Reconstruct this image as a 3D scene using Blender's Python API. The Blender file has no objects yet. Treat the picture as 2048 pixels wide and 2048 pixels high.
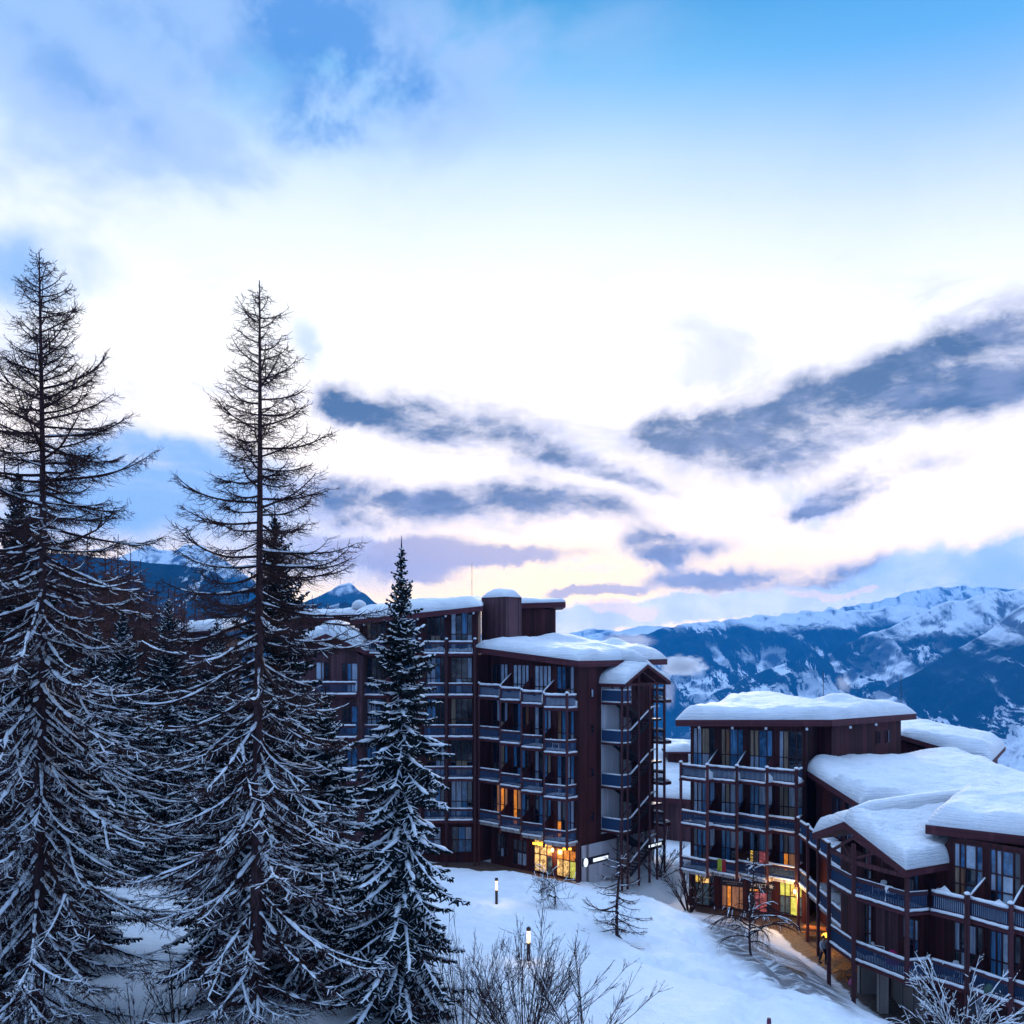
import bpy, math, random
import numpy as np
from mathutils import Vector, Matrix
D = bpy.data
scene = bpy.context.scene
COL = scene.collection
CAMZ, VH, F = 20.0, 1295.0, 2048.0
R = math.radians

def P(u, v, d):                       # sight line of the photograph at a given distance -> world point
    return np.array(((u - 1024.0) / F * d, d, CAMZ - (v - VH) / F * d))
def PX(u, d): return (u - 1024.0) / F * d
def lin(r, g, b):
    return tuple(((c / 255.0) / 12.92 if c / 255.0 <= .04045 else ((c / 255.0 + .055) / 1.055) ** 2.4) for c in (r, g, b))

# ---------------------------------------------------------------- mesh builder
class MB:
    def __init__(self): self.v = []; self.f = []; self.n = 0
    def add(self, verts, faces):
        verts = np.asarray(verts, float).reshape(-1, 3)
        self.v.append(verts); n = self.n
        self.f.extend([tuple(i + n for i in f) for f in faces]); self.n += len(verts)
    def hexa(self, b, t):             # bottom 4 points (ccw from above), top 4 points
        self.add(list(b) + list(t), [(3, 2, 1, 0), (4, 5, 6, 7), (0, 1, 5, 4), (1, 2, 6, 5), (2, 3, 7, 6), (3, 0, 4, 7)])
    def box(self, x0, x1, y0, y1, z0, z1):
        self.hexa([(x0, y0, z0), (x1, y0, z0), (x1, y1, z0), (x0, y1, z0)], [(x0, y0, z1), (x1, y0, z1), (x1, y1, z1), (x0, y1, z1)])
    def prism(self, poly, z0, z1):    # ccw polygon; z0/z1 numbers or lists
        n = len(poly)
        z0 = [z0] * n if np.isscalar(z0) else z0
        z1 = [z1] * n if np.isscalar(z1) else z1
        vs = [(p[0], p[1], z) for p, z in zip(poly, z0)] + [(p[0], p[1], z) for p, z in zip(poly, z1)]
        self.add(vs, [tuple(reversed(range(n))), tuple(range(n, 2 * n))] + [(i, (i + 1) % n, n + (i + 1) % n, n + i) for i in range(n)])
    def bar(self, p, q, w, h=None):   # square bar between two points, h measured along the most vertical cross axis
        p = np.array(p, float); q = np.array(q, float); h = w if h is None else h
        d = q - p; d /= max(np.linalg.norm(d), 1e-9)
        up = np.array((0, 0, 1.0)) if abs(d[2]) < .95 else np.array((0, 1.0, 0))
        s = np.cross(d, up); s /= np.linalg.norm(s); t = np.cross(s, d)
        s *= w / 2; t *= h / 2
        self.hexa([p - s - t, p + s - t, q + s - t, q - s - t], [p - s + t, p + s + t, q + s + t, q - s + t])
    def wall(self, p, q, z0, z1, th=.2, side=1):   # vertical slab between plan points p,q, thickness to the left (side=1)
        p = np.array(p[:2], float); q = np.array(q[:2], float); d = q - p; d /= np.linalg.norm(d)
        n = np.array((-d[1], d[0])) * th * side
        a = [p, q, q + n, p + n]
        if side < 0: a = a[::-1]
        self.prism(a, z0, z1)
    def tube(self, pts, rad, k=5, cap=True):
        pts = np.asarray(pts, float); n = len(pts)
        rad = np.broadcast_to(np.asarray(rad, float), (n,))
        T = np.gradient(pts, axis=0); T /= np.linalg.norm(T, axis=1)[:, None] + 1e-9
        ref = np.array((0, 0, 1.0)) if abs(T[n // 2][2]) < .8 else np.array((1.0, 0, 0))
        S = np.cross(T, ref); S /= np.linalg.norm(S, axis=1)[:, None] + 1e-9
        U = np.cross(S, T)
        a = np.arange(k) * 2 * math.pi / k
        ring = pts[:, None] + rad[:, None, None] * (np.cos(a)[None, :, None] * S[:, None] + np.sin(a)[None, :, None] * U[:, None])
        fs = [(i * k + j, i * k + (j + 1) % k, (i + 1) * k + (j + 1) % k, (i + 1) * k + j) for i in range(n - 1) for j in range(k)]
        if cap: fs += [tuple(reversed(range(k))), tuple(range((n - 1) * k, n * k))]
        self.add(ring.reshape(-1, 3), fs)
    def lathe(self, prof, c=(0, 0, 0), k=16):
        n = len(prof); a = np.arange(k) * 2 * math.pi / k
        vs = [(c[0] + r * math.cos(t), c[1] + r * math.sin(t), c[2] + z) for r, z in prof for t in a]
        fs = [(i * k + j, i * k + (j + 1) % k, (i + 1) * k + (j + 1) % k, (i + 1) * k + j) for i in range(n - 1) for j in range(k)]
        fs += [tuple(reversed(range(k))), tuple(range((n - 1) * k, n * k))]
        self.add(vs, fs)
    def build(self, name, mat, parent=None, smooth=False, bevel=0):
        if not self.v: return None
        V = np.concatenate(self.v)
        if parent is not None:
            r = parent
            while r.parent: r = r.parent
            V = V - np.array(r.location)
        me = D.meshes.new(name); me.from_pydata(V.tolist(), [], self.f); me.update()
        if smooth: me.polygons.foreach_set('use_smooth', [True] * len(me.polygons))
        o = D.objects.new(name, me); me.materials.append(mat); COL.objects.link(o)
        if parent is not None: o.parent = parent
        if bevel:
            m = o.modifiers.new('bevel', 'BEVEL'); m.width = bevel; m.segments = 2; m.limit_method = 'ANGLE'
        return o

class QB:                              # fast builder for masses of thin twigs (vectorised, quads only)
    def __init__(self): self.v = []; self.q = []; self.n = 0
    def tubes(self, pts, rad, k=3, flat=1.0):
        """pts (m,n,3), rad (m,n): m tubes of n rings."""
        pts = np.asarray(pts, float); m, n, _ = pts.shape
        if m == 0: return
        T = np.gradient(pts, axis=1); T /= np.linalg.norm(T, axis=2)[..., None] + 1e-9
        ref = np.zeros_like(T); ref[..., 2] = 1.0
        bad = np.abs(T[..., 2]) > .9; ref[bad] = (1.0, 0, 0)
        S = np.cross(T, ref); S /= np.linalg.norm(S, axis=2)[..., None] + 1e-9
        U = np.cross(S, T)
        a = np.arange(k) * 2 * math.pi / k + math.pi / 2
        ring = pts[:, :, None] + rad[:, :, None, None] * (np.cos(a)[None, None, :, None] * S[:, :, None] + flat * np.sin(a)[None, None, :, None] * U[:, :, None])
        base = self.n + (np.arange(m) * n * k)[:, None, None]
        i = np.arange(n - 1)[None, :, None] * k; j = np.arange(k)[None, None, :]; j2 = (j + 1) % k
        q = np.stack([base + i + j, base + i + j2, base + i + k + j2, base + i + k + j], -1).reshape(-1, 4)
        self.v.append(ring.reshape(-1, 3)); self.q.append(q); self.n += m * n * k
    def mesh(self, name, smooth=False):
        V = np.concatenate(self.v).astype(np.float32); Q = np.concatenate(self.q).astype(np.int32)
        me = D.meshes.new(name)
        me.vertices.add(len(V)); me.vertices.foreach_set('co', V.ravel())
        me.loops.add(Q.size); me.loops.foreach_set('vertex_index', Q.ravel())
        me.polygons.add(len(Q)); me.polygons.foreach_set('loop_start', np.arange(0, Q.size, 4, dtype=np.int32))
        me.update(calc_edges=True)
        if smooth: me.polygons.foreach_set('use_smooth', np.ones(len(Q), bool))
        return me

def grid_mesh(name, X, Y, Z, mat, smooth=True, parent=None):
    ny, nx = X.shape
    V = np.stack([X, Y, Z], -1).reshape(-1, 3).astype(np.float32)
    i = np.arange(ny - 1)[:, None] * nx; j = np.arange(nx - 1)[None]
    Q = np.stack([i + j, i + j + 1, i + nx + j + 1, i + nx + j], -1).reshape(-1, 4).astype(np.int32)
    me = D.meshes.new(name)
    me.vertices.add(len(V)); me.vertices.foreach_set('co', V.ravel())
    me.loops.add(Q.size); me.loops.foreach_set('vertex_index', Q.ravel())
    me.polygons.add(len(Q)); me.polygons.foreach_set('loop_start', np.arange(0, Q.size, 4, dtype=np.int32))
    me.update(calc_edges=True)
    me.polygons.foreach_set('use_smooth', np.ones(len(Q), bool) if smooth else np.zeros(len(Q), bool))
    me.materials.append(mat)
    o = D.objects.new(name, me); COL.objects.link(o)
    if parent is not None: o.parent = parent
    return o

def tag(o, label=None, cat=None, group=None, kind=None):
    for k, v in (('label', label), ('category', cat), ('group', group), ('kind', kind)):
        if v: o[k] = v
    return o
def thing(name, loc, label, cat, group=None, rz=0):
    o = D.objects.new(name, None); COL.objects.link(o); o.location = loc; o.rotation_euler = (0, 0, rz)
    o.empty_display_size = .3
    return tag(o, label, cat, group)
def obj(name, me, mat, parent=None):
    me.materials.append(mat) if not me.materials else None
    o = D.objects.new(name, me); COL.objects.link(o)
    if parent is not None: o.parent = parent
    return o
def copy_tree(o, parent=None):
    c = o.copy(); COL.objects.link(c)
    if parent is not None: c.parent = parent
    for ch in list(o.children): copy_tree(ch, c)
    return c

# ---------------------------------------------------------------- numpy noise
def _hash(ix, iy, seed):
    h = (ix.astype(np.int64) * 374761393 + iy.astype(np.int64) * 668265263 + seed * 1442695041) & 0xFFFFFFFF
    h = ((h ^ (h >> 13)) * 1274126177) & 0xFFFFFFFF
    return ((h ^ (h >> 16)) & 0xFFFF) / 65535.0
def vnoise(x, y, seed=0):
    ix = np.floor(x); iy = np.floor(y); fx = x - ix; fy = y - iy
    fx = fx * fx * fx * (fx * (fx * 6 - 15) + 10); fy = fy * fy * fy * (fy * (fy * 6 - 15) + 10)
    a = _hash(ix, iy, seed); b = _hash(ix + 1, iy, seed); c = _hash(ix, iy + 1, seed); d = _hash(ix + 1, iy + 1, seed)
    return (a * (1 - fx) + b * fx) * (1 - fy) + (c * (1 - fx) + d * fx) * fy
def fbm(x, y, oct=5, seed=0, gain=.5, ridged=False):
    s = 0; a = 1; t = 0
    for o in range(oct):
        n = vnoise(x * 2 ** o + 17.3 * o, y * 2 ** o - 9.1 * o, seed + o)
        if ridged: n = 1 - abs(2 * n - 1)
        s = s + a * n; t += a; a *= gain
    return s / t

# ---------------------------------------------------------------- materials
class NT:
    """tiny helper around a node tree"""
    def __init__(self, nt): self.nt = nt; nt.nodes.clear()
    def n(self, typ, **kw):
        nd = self.nt.nodes.new(typ)
        for k, v in kw.items(): setattr(nd, k, v)
        return nd
    def link(self, a, b): self.nt.links.new(a, b)
    def put(self, sock, val):
        if isinstance(val, bpy.types.NodeSocket): self.link(val, sock)
        else: sock.default_value = val
    def math(self, op, a, b=None, c=None, clamp=False):
        nd = self.n('ShaderNodeMath', operation=op, use_clamp=clamp)
        self.put(nd.inputs[0], a)
        if b is not None: self.put(nd.inputs[1], b)
        if c is not None: self.put(nd.inputs[2], c)
        return nd.outputs[0]
    def vmath(self, op, a, b=None, s=None):
        nd = self.n('ShaderNodeVectorMath', operation=op); self.put(nd.inputs[0], a)
        if b is not None: self.put(nd.inputs[1], b)
        if s is not None: self.put(nd.inputs['Scale'], s)
        return nd.outputs[0]
    def smooth(self, x, a, b, lo=0.0, hi=1.0):
        nd = self.n('ShaderNodeMapRange', interpolation_type='SMOOTHSTEP')
        self.put(nd.inputs[0], x); nd.inputs[1].default_value = a; nd.inputs[2].default_value = b
        nd.inputs[3].default_value = lo; nd.inputs[4].default_value = hi
        return nd.outputs[0]
    def mix(self, f, a, b, blend='MIX'):
        nd = self.n('ShaderNodeMix', data_type='RGBA', blend_type=blend)
        self.put(nd.inputs[0], f); self.put(nd.inputs[6], a if isinstance(a, bpy.types.NodeSocket) else (*a[:3], 1)); self.put(nd.inputs[7], b if isinstance(b, bpy.types.NodeSocket) else (*b[:3], 1))
        return nd.outputs[2]
    def noise(self, vec, scale, detail=4, rough=.5, dist=0, out=0):
        nd = self.n('ShaderNodeTexNoise'); self.put(nd.inputs['Vector'], vec)
        nd.inputs['Scale'].default_value = scale; nd.inputs['Detail'].default_value = detail; nd.inputs['Roughness'].default_value = rough; nd.inputs['Distortion'].default_value = dist
        return nd.outputs[out]
    def ramp(self, fac, stops, interp='LINEAR'):
        nd = self.n('ShaderNodeValToRGB'); nd.color_ramp.interpolation = interp
        e = nd.color_ramp.elements
        while len(e) < len(stops): e.new(0.5)
        for el, (p, c) in zip(e, stops): el.position = p; el.color = (*c, 1)
        self.put(nd.inputs[0], fac)
        return nd.outputs[0]

def mat(name, col, rough=.7, spec=.3, emit=None, estr=0, metal=0, coat=0):
    m = D.materials.new(name); m.use_nodes = True
    b = m.node_tree.nodes['Principled BSDF']
    b.inputs['Base Color'].default_value = (*col, 1); b.inputs['Roughness'].default_value = rough
    b.inputs['Specular IOR Level'].default_value = spec; b.inputs['Metallic'].default_value = metal
    if emit: b.inputs['Emission Color'].default_value = (*emit, 1); b.inputs['Emission Strength'].default_value = estr
    return m
def nmat(name):
    m = D.materials.new(name); m.use_nodes = True; t = NT(m.node_tree)
    b = t.n('ShaderNodeBsdfPrincipled'); o = t.n('ShaderNodeOutputMaterial'); t.link(b.outputs[0], o.inputs[0])
    tc = t.n('ShaderNodeTexCoord'); return m, t, b, tc
def bump(t, b, h, strength, dist):
    nd = t.n('ShaderNodeBump'); nd.inputs['Strength'].default_value = strength; nd.inputs['Distance'].default_value = dist
    t.put(nd.inputs['Height'], h); t.link(nd.outputs[0], b.inputs['Normal'])

def wood_mat(name, col, plank=.16, var=.5, rough=.75, horizontal=False):
    m, t, b, tc = nmat(name)
    g = t.n('ShaderNodeNewGeometry'); pos = g.outputs['Position']
    sep = t.n('ShaderNodeSeparateXYZ'); t.link(pos, sep.inputs[0])
    s = sep.outputs[2] if horizontal else t.math('ADD', t.math('MULTIPLY', sep.outputs[0], .83), t.math('MULTIPLY', sep.outputs[1], -.56))
    k = t.math('DIVIDE', s, plank)
    cell = t.n('ShaderNodeTexWhiteNoise', noise_dimensions='1D'); t.link(t.math('FLOOR', k), cell.inputs['W'])
    fr = t.math('FRACT', k)
    groove = t.math('MULTIPLY', t.smooth(fr, 0, .08), t.smooth(fr, 1.0, .92))
    st = t.n('ShaderNodeMapping'); t.link(pos, st.inputs[0]); st.inputs['Scale'].default_value = (6, 6, .6) if not horizontal else (.6, .6, 6)
    gr = t.noise(st.outputs[0], 1.5, 5, .6)
    big = t.noise(pos, .35, 3)
    f = t.math('ADD', t.math('MULTIPLY', cell.outputs[0], .5), t.math('ADD', t.math('MULTIPLY', gr, .45), t.math('MULTIPLY', big, .4)))
    lo = tuple(c * (1 - var) for c in col); hi = tuple(c * (1 + var) for c in col)
    c = t.mix(t.smooth(f, .25, 1.1), lo, hi)
    st2 = t.n('ShaderNodeMapping'); t.link(pos, st2.inputs[0]); st2.inputs['Scale'].default_value = (1.6, 1.6, .12)
    c = t.mix(t.math('MULTIPLY', t.smooth(t.noise(st2.outputs[0], 1.3, 5, .65), .52, .72), .45), c, tuple(x * 2.1 + .012 for x in col))
    c = t.mix(groove, tuple(x * .25 for x in col), c)
    t.link(c, b.inputs['Base Color']); b.inputs['Roughness'].default_value = rough; b.inputs['Specular IOR Level'].default_value = .25
    bump(t, b, t.math('ADD', t.math('MULTIPLY', groove, 1.0), t.math('MULTIPLY', gr, .3)), .6, .02)
    return m

def snow_mat(name, layered=False, dirt=0):
    m, t, b, tc = nmat(name)
    g = t.n('ShaderNodeNewGeometry'); pos = g.outputs['Position']
    n1 = t.noise(pos, .9, 6, .6); n2 = t.noise(pos, 7, 4, .6); n3 = t.noise(pos, 40, 2)
    h = t.math('ADD', t.math('MULTIPLY', n1, 1.2), t.math('ADD', t.math('MULTIPLY', n2, .22), t.math('MULTIPLY', n3, .05)))
    if layered:
        mp = t.n('ShaderNodeMapping'); t.link(pos, mp.inputs[0]); mp.inputs['Scale'].default_value = (.12, .12, 3.2)
        h = t.math('ADD', h, t.math('MULTIPLY', t.noise(mp.outputs[0], 3.4, 5, .65), 1.5))
    c = t.mix(t.smooth(n1, .3, .75), (.78, .81, .86), (.86, .87, .89))
    if dirt:
        mp = t.n('ShaderNodeMapping'); t.link(pos, mp.inputs[0]); mp.inputs['Scale'].default_value = (1.0, .5, 1)
        mp.inputs['Rotation'].default_value = (0, 0, .7)
        dn = t.noise(mp.outputs[0], .8, 6, .65)
        c = t.mix(t.math('MULTIPLY', t.smooth(dn, .46, .6), dirt), c, (.16, .12, .11))
    t.link(c, b.inputs['Base Color']); b.inputs['Roughness'].default_value = .6; b.inputs['Specular IOR Level'].default_value = .25
    bump(t, b, h, .8, .3)
    return m, t, b, c

M = {}
M['wood'] = wood_mat('dark_wood_cladding', (.054, .011, .013), .17)
M['wood_light'] = wood_mat('purple_brown_cladding', (.088, .036, .042), .2)
M['beam'] = wood_mat('dark_beam', (.075, .022, .026), .5, .2)
M['fascia'] = wood_mat('fascia_board', (.078, .018, .024), .3, .15, horizontal=True)
M['frame'] = mat('window_frame', (.045, .011, .013), .6)
M['black'] = mat('dark_metal', (.02, .02, .025), .5)
M['rail'] = mat('rail_wood', (.055, .018, .028), .7)
M['slat'] = mat('shade_blue_balusters', (.020, .050, .115), .5)  # blue of the shaded snow behind the railings is put into this colour
M['snow'] = snow_mat('snow')[0]
M['roof_snow'] = snow_mat('roof_snow', True)[0]
M['white_wall'] = wood_mat('pale_grey_panel', (.42, .40, .43), .6, .15)
M['concrete'] = wood_mat('plain_concrete', (.34, .29, .27), .9, .2)
M['pole'] = mat('lamp_pole', (.035, .02, .02), .5)
M['lamp'] = mat('lamp_glow', (.9, .6, .3), .4, emit=(1.0, .66, .26), estr=2.6)
M['lamp_orange'] = mat('orange_lamp_glow', (.9, .4, .1), .4, emit=(1.0, .42, .03), estr=2.6)
M['sign_white'] = mat('lit_sign', (.9, .9, .9), .4, emit=(.9, .98, 1.0), estr=.75)
M['sign_text'] = mat('sign_letters', (.75, .78, .85), .5)
M['sign_board'] = mat('sign_board', (.018, .016, .03), .5)
M['plastic'] = mat('white_plastic', (.72, .72, .74), .4)
# ---------------------------------------------------------------- camera, world, sun, render settings
cam = D.objects.new('camera', D.cameras.new('camera')); COL.objects.link(cam)
cam.location = (0, 0, CAMZ); cam.rotation_euler = (R(90), 0, 0)
cam.data.sensor_width = 36; cam.data.lens = 36; cam.data.shift_y = (VH - 1024) / 2048.0
cam.data.clip_start = .5; cam.data.clip_end = 40000
scene.camera = cam
scene.view_settings.view_transform = 'Standard'; scene.view_settings.look = 'None'
scene.view_settings.exposure = .28; scene.view_settings.gamma = 1
cy = scene.cycles
cy.max_bounces = 5; cy.diffuse_bounces = 2; cy.glossy_bounces = 2; cy.transmission_bounces = 2; cy.volume_bounces = 2; cy.transparent_max_bounces = 6
cy.caustics_reflective = False; cy.caustics_refractive = False
cy.use_adaptive_sampling = True; cy.adaptive_threshold = .02
cy.use_denoising = True
try: cy.denoiser = 'OPENIMAGEDENOISE'
except Exception: pass
cy.sample_clamp_indirect = 4

world = D.worlds.new('World'); scene.world = world; world.use_nodes = True
w = NT(world.node_tree)
tc = w.n('ShaderNodeTexCoord'); DIR = w.vmath('NORMALIZE', tc.outputs['Generated'])
sp = w.n('ShaderNodeSeparateXYZ'); w.link(DIR, sp.inputs[0])
AZ0 = w.math('ARCTAN2', sp.outputs[0], sp.outputs[1]); EL0 = w.math('ARCSINE', sp.outputs[2])
wn = w.noise(DIR, 9, 6, .6, .3, out=1)
wn2 = w.noise(DIR, 34, 7, .68, .2, out=1)
ws = w.n('ShaderNodeSeparateXYZ'); w.link(wn, ws.inputs[0])
ws2 = w.n('ShaderNodeSeparateXYZ'); w.link(wn2, ws2.inputs[0])
AZ = w.math('ADD', AZ0, w.math('ADD', w.math('MULTIPLY_ADD', ws.outputs[0], .11, -.055), w.math('MULTIPLY_ADD', ws2.outputs[0], .026, -.013)))
EL = w.math('ADD', EL0, w.math('ADD', w.math('MULTIPLY_ADD', ws.outputs[1], .055, -.0275), w.math('MULTIPLY_ADD', ws2.outputs[1], .016, -.008)))
def azel(u, v):
    x, y, z = (u - 1024) / F, 1.0, (VH - v) / F
    return math.atan2(x, y), math.asin(z / math.sqrt(x * x + y * y + z * z))
def blob(u, v, ru, rv, rot=0, s=1.0):
    a, e = azel(u, v); c = math.cos(a) ** 2
    da = w.math('SUBTRACT', AZ, a); de = w.math('SUBTRACT', EL, e)
    k, q = math.cos(R(rot)), math.sin(R(rot))
    x = w.math('MULTIPLY', w.math('ADD', w.math('MULTIPLY', da, k), w.math('MULTIPLY', de, q)), F / ru / c)
    y = w.math('MULTIPLY', w.math('SUBTRACT', w.math('MULTIPLY', de, k), w.math('MULTIPLY', da, q)), F / rv / c)
    r2 = w.math('ADD', w.math('MULTIPLY', x, x), w.math('MULTIPLY', y, y))
    return w.math('MULTIPLY', w.math('EXPONENT', w.math('MULTIPLY', r2, -1.0)), s)
def blobs(lst):
    acc = None
    for b in lst:
        q = blob(*b); acc = q if acc is None else w.math('ADD', acc, q)
    return acc
# clear sky behind the clouds, by elevation
el_v = lambda v: max(0.0, math.atan((VH - v) / F))
def pos(v): return el_v(v) / 1.6
HZ = 1.0
sky = w.ramp(w.math('DIVIDE', EL0, 1.6), [
    (0.0, (1.45, 1.00, .44)), (pos(1180), (1.50, 1.05, .50)), (pos(1080), (1.38, 1.08, .74)), (pos(950), (1.18, 1.02, .86)), (pos(640), (.99, .98, .93)),
    (pos(470), (.80, .85, .93)), (pos(330), (.58, .72, .90)), (pos(150), (.17, .46, .74)), (pos(0), (.045, .29, .58)),
    (.5, (.62, .92, 1.46)), (1.0, (.86, 1.16, 1.78))])
# away from the sunset the sky is a dimmer blue
away = w.smooth(w.math('ABSOLUTE', AZ0), .55, 2.2)
lowb = w.smooth(EL0, .9, .1)
sky = w.mix(w.math('MULTIPLY', away, lowb), sky, (.22, .42, .85))
sky = w.mix(w.math('MULTIPLY', blob(2000, 40, 700, 330), .55), sky, lin(64, 150, 222))
fine = w.noise(DIR, 14, 7, .62, .12)
fine2 = w.noise(DIR, 4.5, 5, .55, .6)
# warm glow low over the valley
sky = w.mix(w.math('MULTIPLY', blob(1250, 1170, 520, 95), .8), sky, (1.7, 1.08, .34))
sky = w.mix(w.math('MULTIPLY', blob(900, 1170, 240, 50), .45), sky, (1.6, 1.05, .45))
# high thin veil (upper left)
veil = w.math('MULTIPLY', blobs([(250, 130, 520, 190, -15), (700, 150, 330, 130, -10), (1050, 60, 380, 110, 5, .6), (40, 420, 260, 150), (400, 300, 300, 90, -20, .7)]), w.smooth(fine2, .30, .62))
sky = w.mix(w.math('MULTIPLY', w.smooth(veil, .1, .9), .8), sky, lin(158, 186, 230))
veil2 = w.math('MULTIPLY', blobs([(570, 40, 110, 70), (720, 110, 150, 85, -20), (640, 235, 130, 60, 10, .8), (860, 190, 110, 60, 0, .6), (330, 60, 200, 60, -25, .6), (180, 170, 260, 60, -20, .6)]), w.smooth(fine, .25, .65))
sky = w.mix(w.math('MULTIPLY', w.smooth(veil2, .04, 1.0), .9), sky, lin(76, 138, 206))
# bluish bank on the left, beside and behind the larches
lb = blobs([(20, 540, 130, 105), (340, 990, 190, 100), (300, 920, 130, 45), (640, 1120, 260, 70, 0, .9), (120, 1000, 200, 120, 0, .8), (600, 690, 50, 60, 0, .7), (60, 720, 100, 60, 0, .5), (560, 1000, 150, 60, 0, .7)])
sky = w.mix(w.math('MULTIPLY', w.smooth(w.math('MULTIPLY', lb, w.math('ADD', fine2, .45)), .08, 1.05), .92), sky, lin(116, 166, 226))
# lavender streaks near the glow
lv = blobs([(920, 1118, 260, 20, 2), (1230, 1180, 90, 12), (760, 1090, 170, 24), (1120, 1190, 60, 12), (820, 1150, 90, 14, 0, .6)])
sky = w.mix(w.math('MULTIPLY', w.smooth(w.math('MULTIPLY', lv, w.math('ADD', fine, .5)), .2, .75), .85), sky, (.34, .27, .36))
# faint wisps in the bright part
wmp = w.n('ShaderNodeMapping'); w.link(DIR, wmp.inputs[0]); wmp.inputs['Scale'].default_value = (1, 1, 3.2); wmp.inputs['Rotation'].default_value = (0, .18, 0)
wisp = w.noise(wmp.outputs[0], 5.5, 8, .62, .5)
sky = w.mix(w.math('MULTIPLY', w.smooth(wisp, .50, .74), w.math('MULTIPLY', w.smooth(EL0, .02, .12), w.smooth(EL0, .40, .28))), sky, lin(214, 216, 242))
# slate cumulus
dk = blobs([(1480, 858, 200, 60, 2), (1690, 812, 230, 78, 14), (1890, 738, 210, 80, 22), (2060, 690, 190, 90, 22), (1370, 856, 80, 32), (1560, 905, 130, 50),
            (1760, 955, 140, 30, 16), (1668, 1000, 80, 30), (1600, 1026, 60, 14),
            (690, 815, 80, 34, -15), (830, 842, 170, 42, -8), (1010, 862, 140, 52), (1095, 915, 80, 28), (940, 1018, 270, 46), (1150, 1014, 120, 28), (1275, 945, 95, 20, -15), (740, 1012, 120, 34),
            (1350, 1090, 125, 28), (1305, 1078, 55, 34), (1360, 1118, 40, 28),
            (1400, 1167, 130, 20), (1570, 1160, 170, 32, 6), (1720, 1140, 140, 28, 8, .7)])
smp = w.n('ShaderNodeMapping'); w.link(DIR, smp.inputs[0]); smp.inputs['Scale'].default_value = (1, 1, 2.3); smp.inputs['Rotation'].default_value = (0, .10, 0)
fine3 = w.noise(smp.outputs[0], 21, 9, .66, .25)
fineh = w.noise(smp.outputs[0], 8, 8, .6, .35)
tex = w.math('ADD', w.math('MULTIPLY', fineh, 1.25), w.math('MULTIPLY', fine3, .6))
dkn = w.math('MULTIPLY', w.math('MINIMUM', dk, 1.15), w.math('MULTIPLY_ADD', tex, 2.1, -1.12))
sky = w.mix(w.math('MULTIPLY', w.smooth(dkn, .0, .5), .30), sky, (.62, .58, .72))
dm = w.smooth(dkn, .06, 1.15)
dcol = w.mix(w.smooth(w.math('ADD', EL0, w.math('MULTIPLY', fine, .05)), .06, .26), (.058, .066, .130), (.014, .060, .135))
lump = w.noise(smp.outputs[0], 13, 6, .6, .5)
dcol = w.mix(w.math('MULTIPLY', w.smooth(lump, .42, .66), .42), dcol, (.30, .33, .50))
dcol = w.mix(w.smooth(dkn, .30, 1.1), w.mix(.38, dcol, (.46, .46, .60)), dcol)
sky = w.mix(w.math('MULTIPLY', dm, .97), sky, dcol)
# pale cloud bank resting on the range at the right
pb = blobs([(1900, 1150, 230, 60, 8), (1760, 1180, 170, 42, 6), (2060, 1120, 190, 70), (1620, 1200, 150, 30), (1120, 1250, 200, 34), (1300, 1232, 130, 24), (1450, 1215, 160, 22)])
pm = w.smooth(w.math('MULTIPLY', pb, w.math('ADD', fine, .5)), .22, .75)
pcol = w.mix(w.smooth(fine, .35, .68), lin(140, 182, 230), lin(214, 226, 248))
sky = w.mix(w.math('MULTIPLY', pm, .92), sky, pcol)
pk = w.smooth(w.math('MULTIPLY', blobs([(1230, 1222, 66, 16), (1275, 1236, 36, 16), (1700, 1178, 50, 10), (1590, 1180, 60, 10), (1185, 1215, 40, 10)]), w.math('ADD', fine, .5)), .3, .7)
sky = w.mix(w.math('MULTIPLY', pk, .4), sky, (1.25, .72, .42))
nish = w.n('ShaderNodeTexSky', sky_type='NISHITA'); nish.sun_disc = False
SUN_EL, SUN_AZ = R(14), R(8)
nish.sun_elevation = SUN_EL; nish.sun_rotation = SUN_AZ; nish.altitude = 1700
bg1 = w.n('ShaderNodeBackground'); w.link(sky, bg1.inputs[0]); bg1.inputs[1].default_value = 1.0
bg2 = w.n('ShaderNodeBackground'); w.link(nish.outputs[0], bg2.inputs[0]); bg2.inputs[1].default_value = .01
ad = w.n('ShaderNodeAddShader'); w.link(bg1.outputs[0], ad.inputs[0]); w.link(bg2.outputs[0], ad.inputs[1])
wo = w.n('ShaderNodeOutputWorld'); w.link(ad.outputs[0], wo.inputs[0])
world.cycles.sampling_method = 'MANUAL'; world.cycles.sample_map_resolution = 512

sun = D.objects.new('sun', D.lights.new('sun', 'SUN')); COL.objects.link(sun)
sun.data.energy = 1.2; sun.data.angle = R(10); sun.data.color = (1.0, .86, .80)
sdir = Vector((math.sin(SUN_AZ) * math.cos(SUN_EL), math.cos(SUN_AZ) * math.cos(SUN_EL), math.sin(SUN_EL)))
sun.rotation_euler = (-sdir).to_track_quat('-Z', 'Y').to_euler(); sun.location = (0, 60, 80)

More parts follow.
